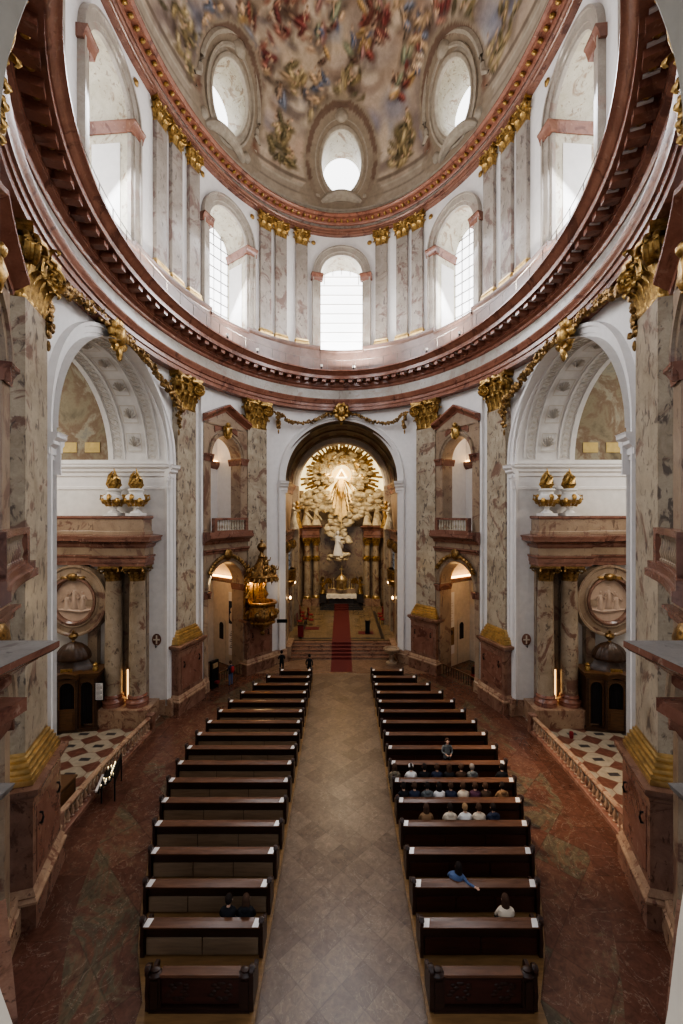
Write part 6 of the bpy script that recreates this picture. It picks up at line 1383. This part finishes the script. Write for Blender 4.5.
mb = MB(); mb.box(-12.1, -11.25, 16.7, 17.9, .05, 1.1); mb.build('carcass', 'confessional_wood', t, smooth=False); mb = MB(); mb.box(-12.15, -11.2, 16.65, 17.95, 1.1, 1.17); mb.build('top', 'inlay_wood', t, smooth=False); mb = MB(); mb.box(-11.26, -11.23, 16.85, 17.75, .2, .95); mb.build('door', 'inlay_wood', t, smooth=False)
t = thing('framed_notice', 'small framed notice beside the left chapel columns', 'notice', (-13.55, 24.0, 1.6)); 
mb = MB(); mb.box(-13.85, -13.35, 23.75, 23.8, 1.7, 2.75); mb.build('frame', 'iron', t, smooth=False); mb = MB(); mb.box(-13.8, -13.4, 23.74, 23.752, 1.76, 2.69); mb.build('sheet', 'white_wall', t, smooth=False)
mb = MB()
for i in range(12): mb.box(-13.77, -13.43-(.1 if i % 4 == 3 else 0), 23.735, 23.742, 1.82+i*.07, 1.84+i*.07)
mb.build('text_line', 'iron', t, smooth=False)
mb = MB(); mb.lathe([(.0, 0), (.1, 0), (.11, .3), (.08, .34), (0, .34)], (12.5, 23.0, .02), 10); tag(mb.build('red_candle_jar', 'red_cloth'), 'small red candle jar on the floor before the right confessional', 'candle')
# banners, picture and desks seen through the two far portals
def por(sg, u, o, z): return E(sg*(dc+u), o, z)
for sg in (1, -1):
    WL = lambda u, o, z: E(sg*(dc-2.3+o), -u, z)       # the room's wall nearest the altar: u metres back, o out from it
    t = thing('hanging_banner', 'tall white text banner on the wall inside the %s portal' % pn[sg], 'banner', WL(1.7, 0, .9))
    mb = MB(WL); mb.box(1.3, 2.1, .02, .05, .9 if sg < 0 else 1.0, 5.9); mb.build('sheet', 'white_wall', t, smooth=False)
    mb = MB(WL); mb.box(1.34, 2.06, .05, .06, 3.4 if sg < 0 else 1.7, 5.2 if sg < 0 else 3.1); mb.build('printed_image', 'cloth_navy' if sg < 0 else 'cloth_tan', t, smooth=False)
    mb = MB(WL)
    if sg < 0: mb.blob((1.7, .06, 4.5), (.16, .02, .2), 10, 6); mb.blob((1.7, .06, 3.95), (.26, .02, .36), 10, 6)
    else: mb.blob((1.7, .06, 2.7), (.2, .02, .2), 10, 6)
    mb.build('portrait_shape', 'cloth_cream' if sg < 0 else 'iron', t)
    mb = MB(WL)
    for i in range(9): mb.box(1.4, 1.95-.1*(i % 3), .05, .062, 1.5+i*.16 if sg < 0 else 3.6+i*.2, 1.55+i*.16 if sg < 0 else 3.65+i*.2)
    mb.build('printed_text', 'iron' if sg < 0 else 'grey_stucco', t, smooth=False)
    d_ = struct(thing('door_%d' % (1 if sg < 0 else 2), None, None, WL(3.0, 0, 0)))
    mb = MB(WL); mb.box(2.5, 3.5, .02, .06, .05, 3.2); mb.arch(3.0, 3.2, [(0, .02), (.5, .02), (.5, .06), (0, .06)], n=12); mb.build('leaf', 'cream_wall', d_, smooth=False)
    mb = MB(WL); mb.box(2.75, 3.25, .06, .08, 2.0, 3.1); mb.arch(3.0, 3.1, [(0, .06), (.25, .06), (.25, .08), (0, .08)], n=12); mb.build('grille', 'dark_void', d_, smooth=False)
    t = thing('barrier_rail', 'low timber barrier across the %s portal opening' % pn[sg], 'barrier', por(sg, 0, .1, 0)); PF = lambda u, o, z: por(sg, u, o, z)
    mb = MB(PF); mb.sweep(-dh+.1, dh-.1, [(.0, .72), (.1, .72), (.1, .79), (0, .79)]); mb.build('rail', 'inlay_wood', t, smooth=False)
    mb = MB(PF)
    for i in range(14): x = -dh+.15+i*(2*dh-.3)/13; mb.box(x-.015, x+.015, .035, .065, .05, .73)
    mb.build('picket', 'iron', t, smooth=False)
t = thing('notice_stand', 'dark information stand with a lit label in the left portal', 'notice', por(-1, 1.1, .3, 0)); PF = lambda u, o, z: por(-1, u, o, z)
mb = MB(PF); mb.box(.75, 1.45, .15, .35, 0, 1.9); mb.build('panel', 'iron', t, smooth=False); mb = MB(PF); mb.box(.85, 1.35, .35, .37, 1.4, 1.75); mb.build('label_sheet', 'pale_gold', t, smooth=False); mb = MB(PF); mb.box(.9, 1.2, .35, .6, .35, .5); mb.build('leaflet_tray', 'red_cloth', t, smooth=False)
t = thing('kneeling_bench', 'red upholstered kneeling bench inside the right portal', 'bench', por(1, .7, -1.0, 0)); PF = lambda u, o, z: por(1, u, o, z)
mb = MB(PF); mb.box(.1, 1.4, -1.3, -.9, .25, .4); mb.box(.1, 1.4, -1.35, -1.2, .9, 1.0); mb.build('cushion', 'red_cloth', t, smooth=False); mb = MB(PF)
for x in (.15, 1.3): mb.box(x, x+.08, -1.35, -.9, 0, .95)
mb.build('frame', 'confessional_wood', t, smooth=False)
t = thing('picture_light', 'pair of small bright lamps on a table inside the right portal', 'lamp', por(1, .9, -2.5, 1.9))
for e in (0, .35): mb = MB(PF); mb.box(.7+e, .95+e, -2.5, -2.4, 2.0, 2.25); mb.build('lamp', 'lamp_glow', t, smooth=False)
mb = MB(PF); mb.box(.5, 1.6, -2.9, -2.3, 0, 1.95); mb.build('table', 'confessional_wood', t, smooth=False)
# ------------------------------------------------------------------ light and camera
sc = bpy.context.scene
w = bpy.data.worlds.new('sky'); sc.world = w; w.use_nodes = True
bg = w.node_tree.nodes.get('Background') or w.node_tree.nodes.new('ShaderNodeBackground')
bg.inputs[0].default_value = lin((226, 234, 246)); bg.inputs[1].default_value = .8
def area(name, loc, target, sx, sy, power, c=(255, 250, 244)):
    l = bpy.data.lights.new(name, 'AREA'); l.shape = 'RECTANGLE'; l.size = sx; l.size_y = sy; l.energy = power; l.color = lin(c)[:3]
    o = bpy.data.objects.new(name, l); col.objects.link(o); o.location = loc
    o.rotation_euler = (Vector(target)-Vector(loc)).to_track_quat('-Z', 'Y').to_euler(); return o
for i, wn in enumerate(wins):
    if i == 4: continue
    area('window_light', E(wn, .35, 30.5), E(wn, 12, 20), 3.2, 7, 620, (244, 248, 255))
for sg in (-1, 1):
    area('chapel_light', (sg*21, C, 19.5), (sg*12, C+2, 12), 6, 4, 520, (255, 250, 242))
    area('chapel_fill', (sg*17.5, 19, 14), (sg*15, 25, 5), 4, 3, 160, (255, 232, 200))  # added warm fill to brighten the chapel, no fixture here
area('presbytery_light', (0, 44.5, 18.2), (0, 52, 10), 5, 3, 300, (255, 226, 170))  # added warm fill towards the gloria, without a fixture
area('presbytery_fill', (0, 41, 16.5), (0, 46, 0), 4, 4, 700, (255, 228, 184))  # added fill that brightens presbytery floor and walls, no lamp hangs here
for a_ in (.5, 2.4, Q*.9, -Q*.9, -.5*Q, .5*Q): area('cornice_uplight', E(a_, 1.2, 24.4), E(a_, 9, 44), 1.5, .4, 260, (255, 246, 232))
area('gloria_fill', (0, 50, 17), (0, 52.5, 15), 3, 1, 60, (255, 220, 150))  # small added fill on the sunburst, not a real lamp
l = bpy.data.lights.new('sunbeam', 'SPOT'); l.energy = 30000; l.color = (1, .74, .48); l.spot_size = math.radians(17); l.spot_blend = .9; l.shadow_soft_size = .4
o = bpy.data.objects.new('sunbeam', l); col.objects.link(o); o.location = (-9.2, 21, 31); o.rotation_euler = (Vector((9.6, 18.4, 0))-o.location).to_track_quat('-Z', 'Y').to_euler()
cam = bpy.data.cameras.new('camera'); co = bpy.data.objects.new('camera', cam); col.objects.link(co)
co.location = (0, 0, H); co.rotation_euler = (pi/2, 0, 0)
cam.sensor_fit = 'VERTICAL'; cam.sensor_height = 36; cam.sensor_width = 24; cam.lens = F/1024*36; cam.clip_end = 300; cam.clip_start = .05
sc.camera = co
sc.view_settings.view_transform = 'AgX'; sc.view_settings.look = 'AgX - Medium High Contrast'; sc.view_settings.exposure = .5
sc.cycles.use_denoising = True; sc.cycles.max_bounces = 7; sc.cycles.diffuse_bounces = 5; sc.cycles.glossy_bounces = 3; sc.cycles.sample_clamp_indirect = 6
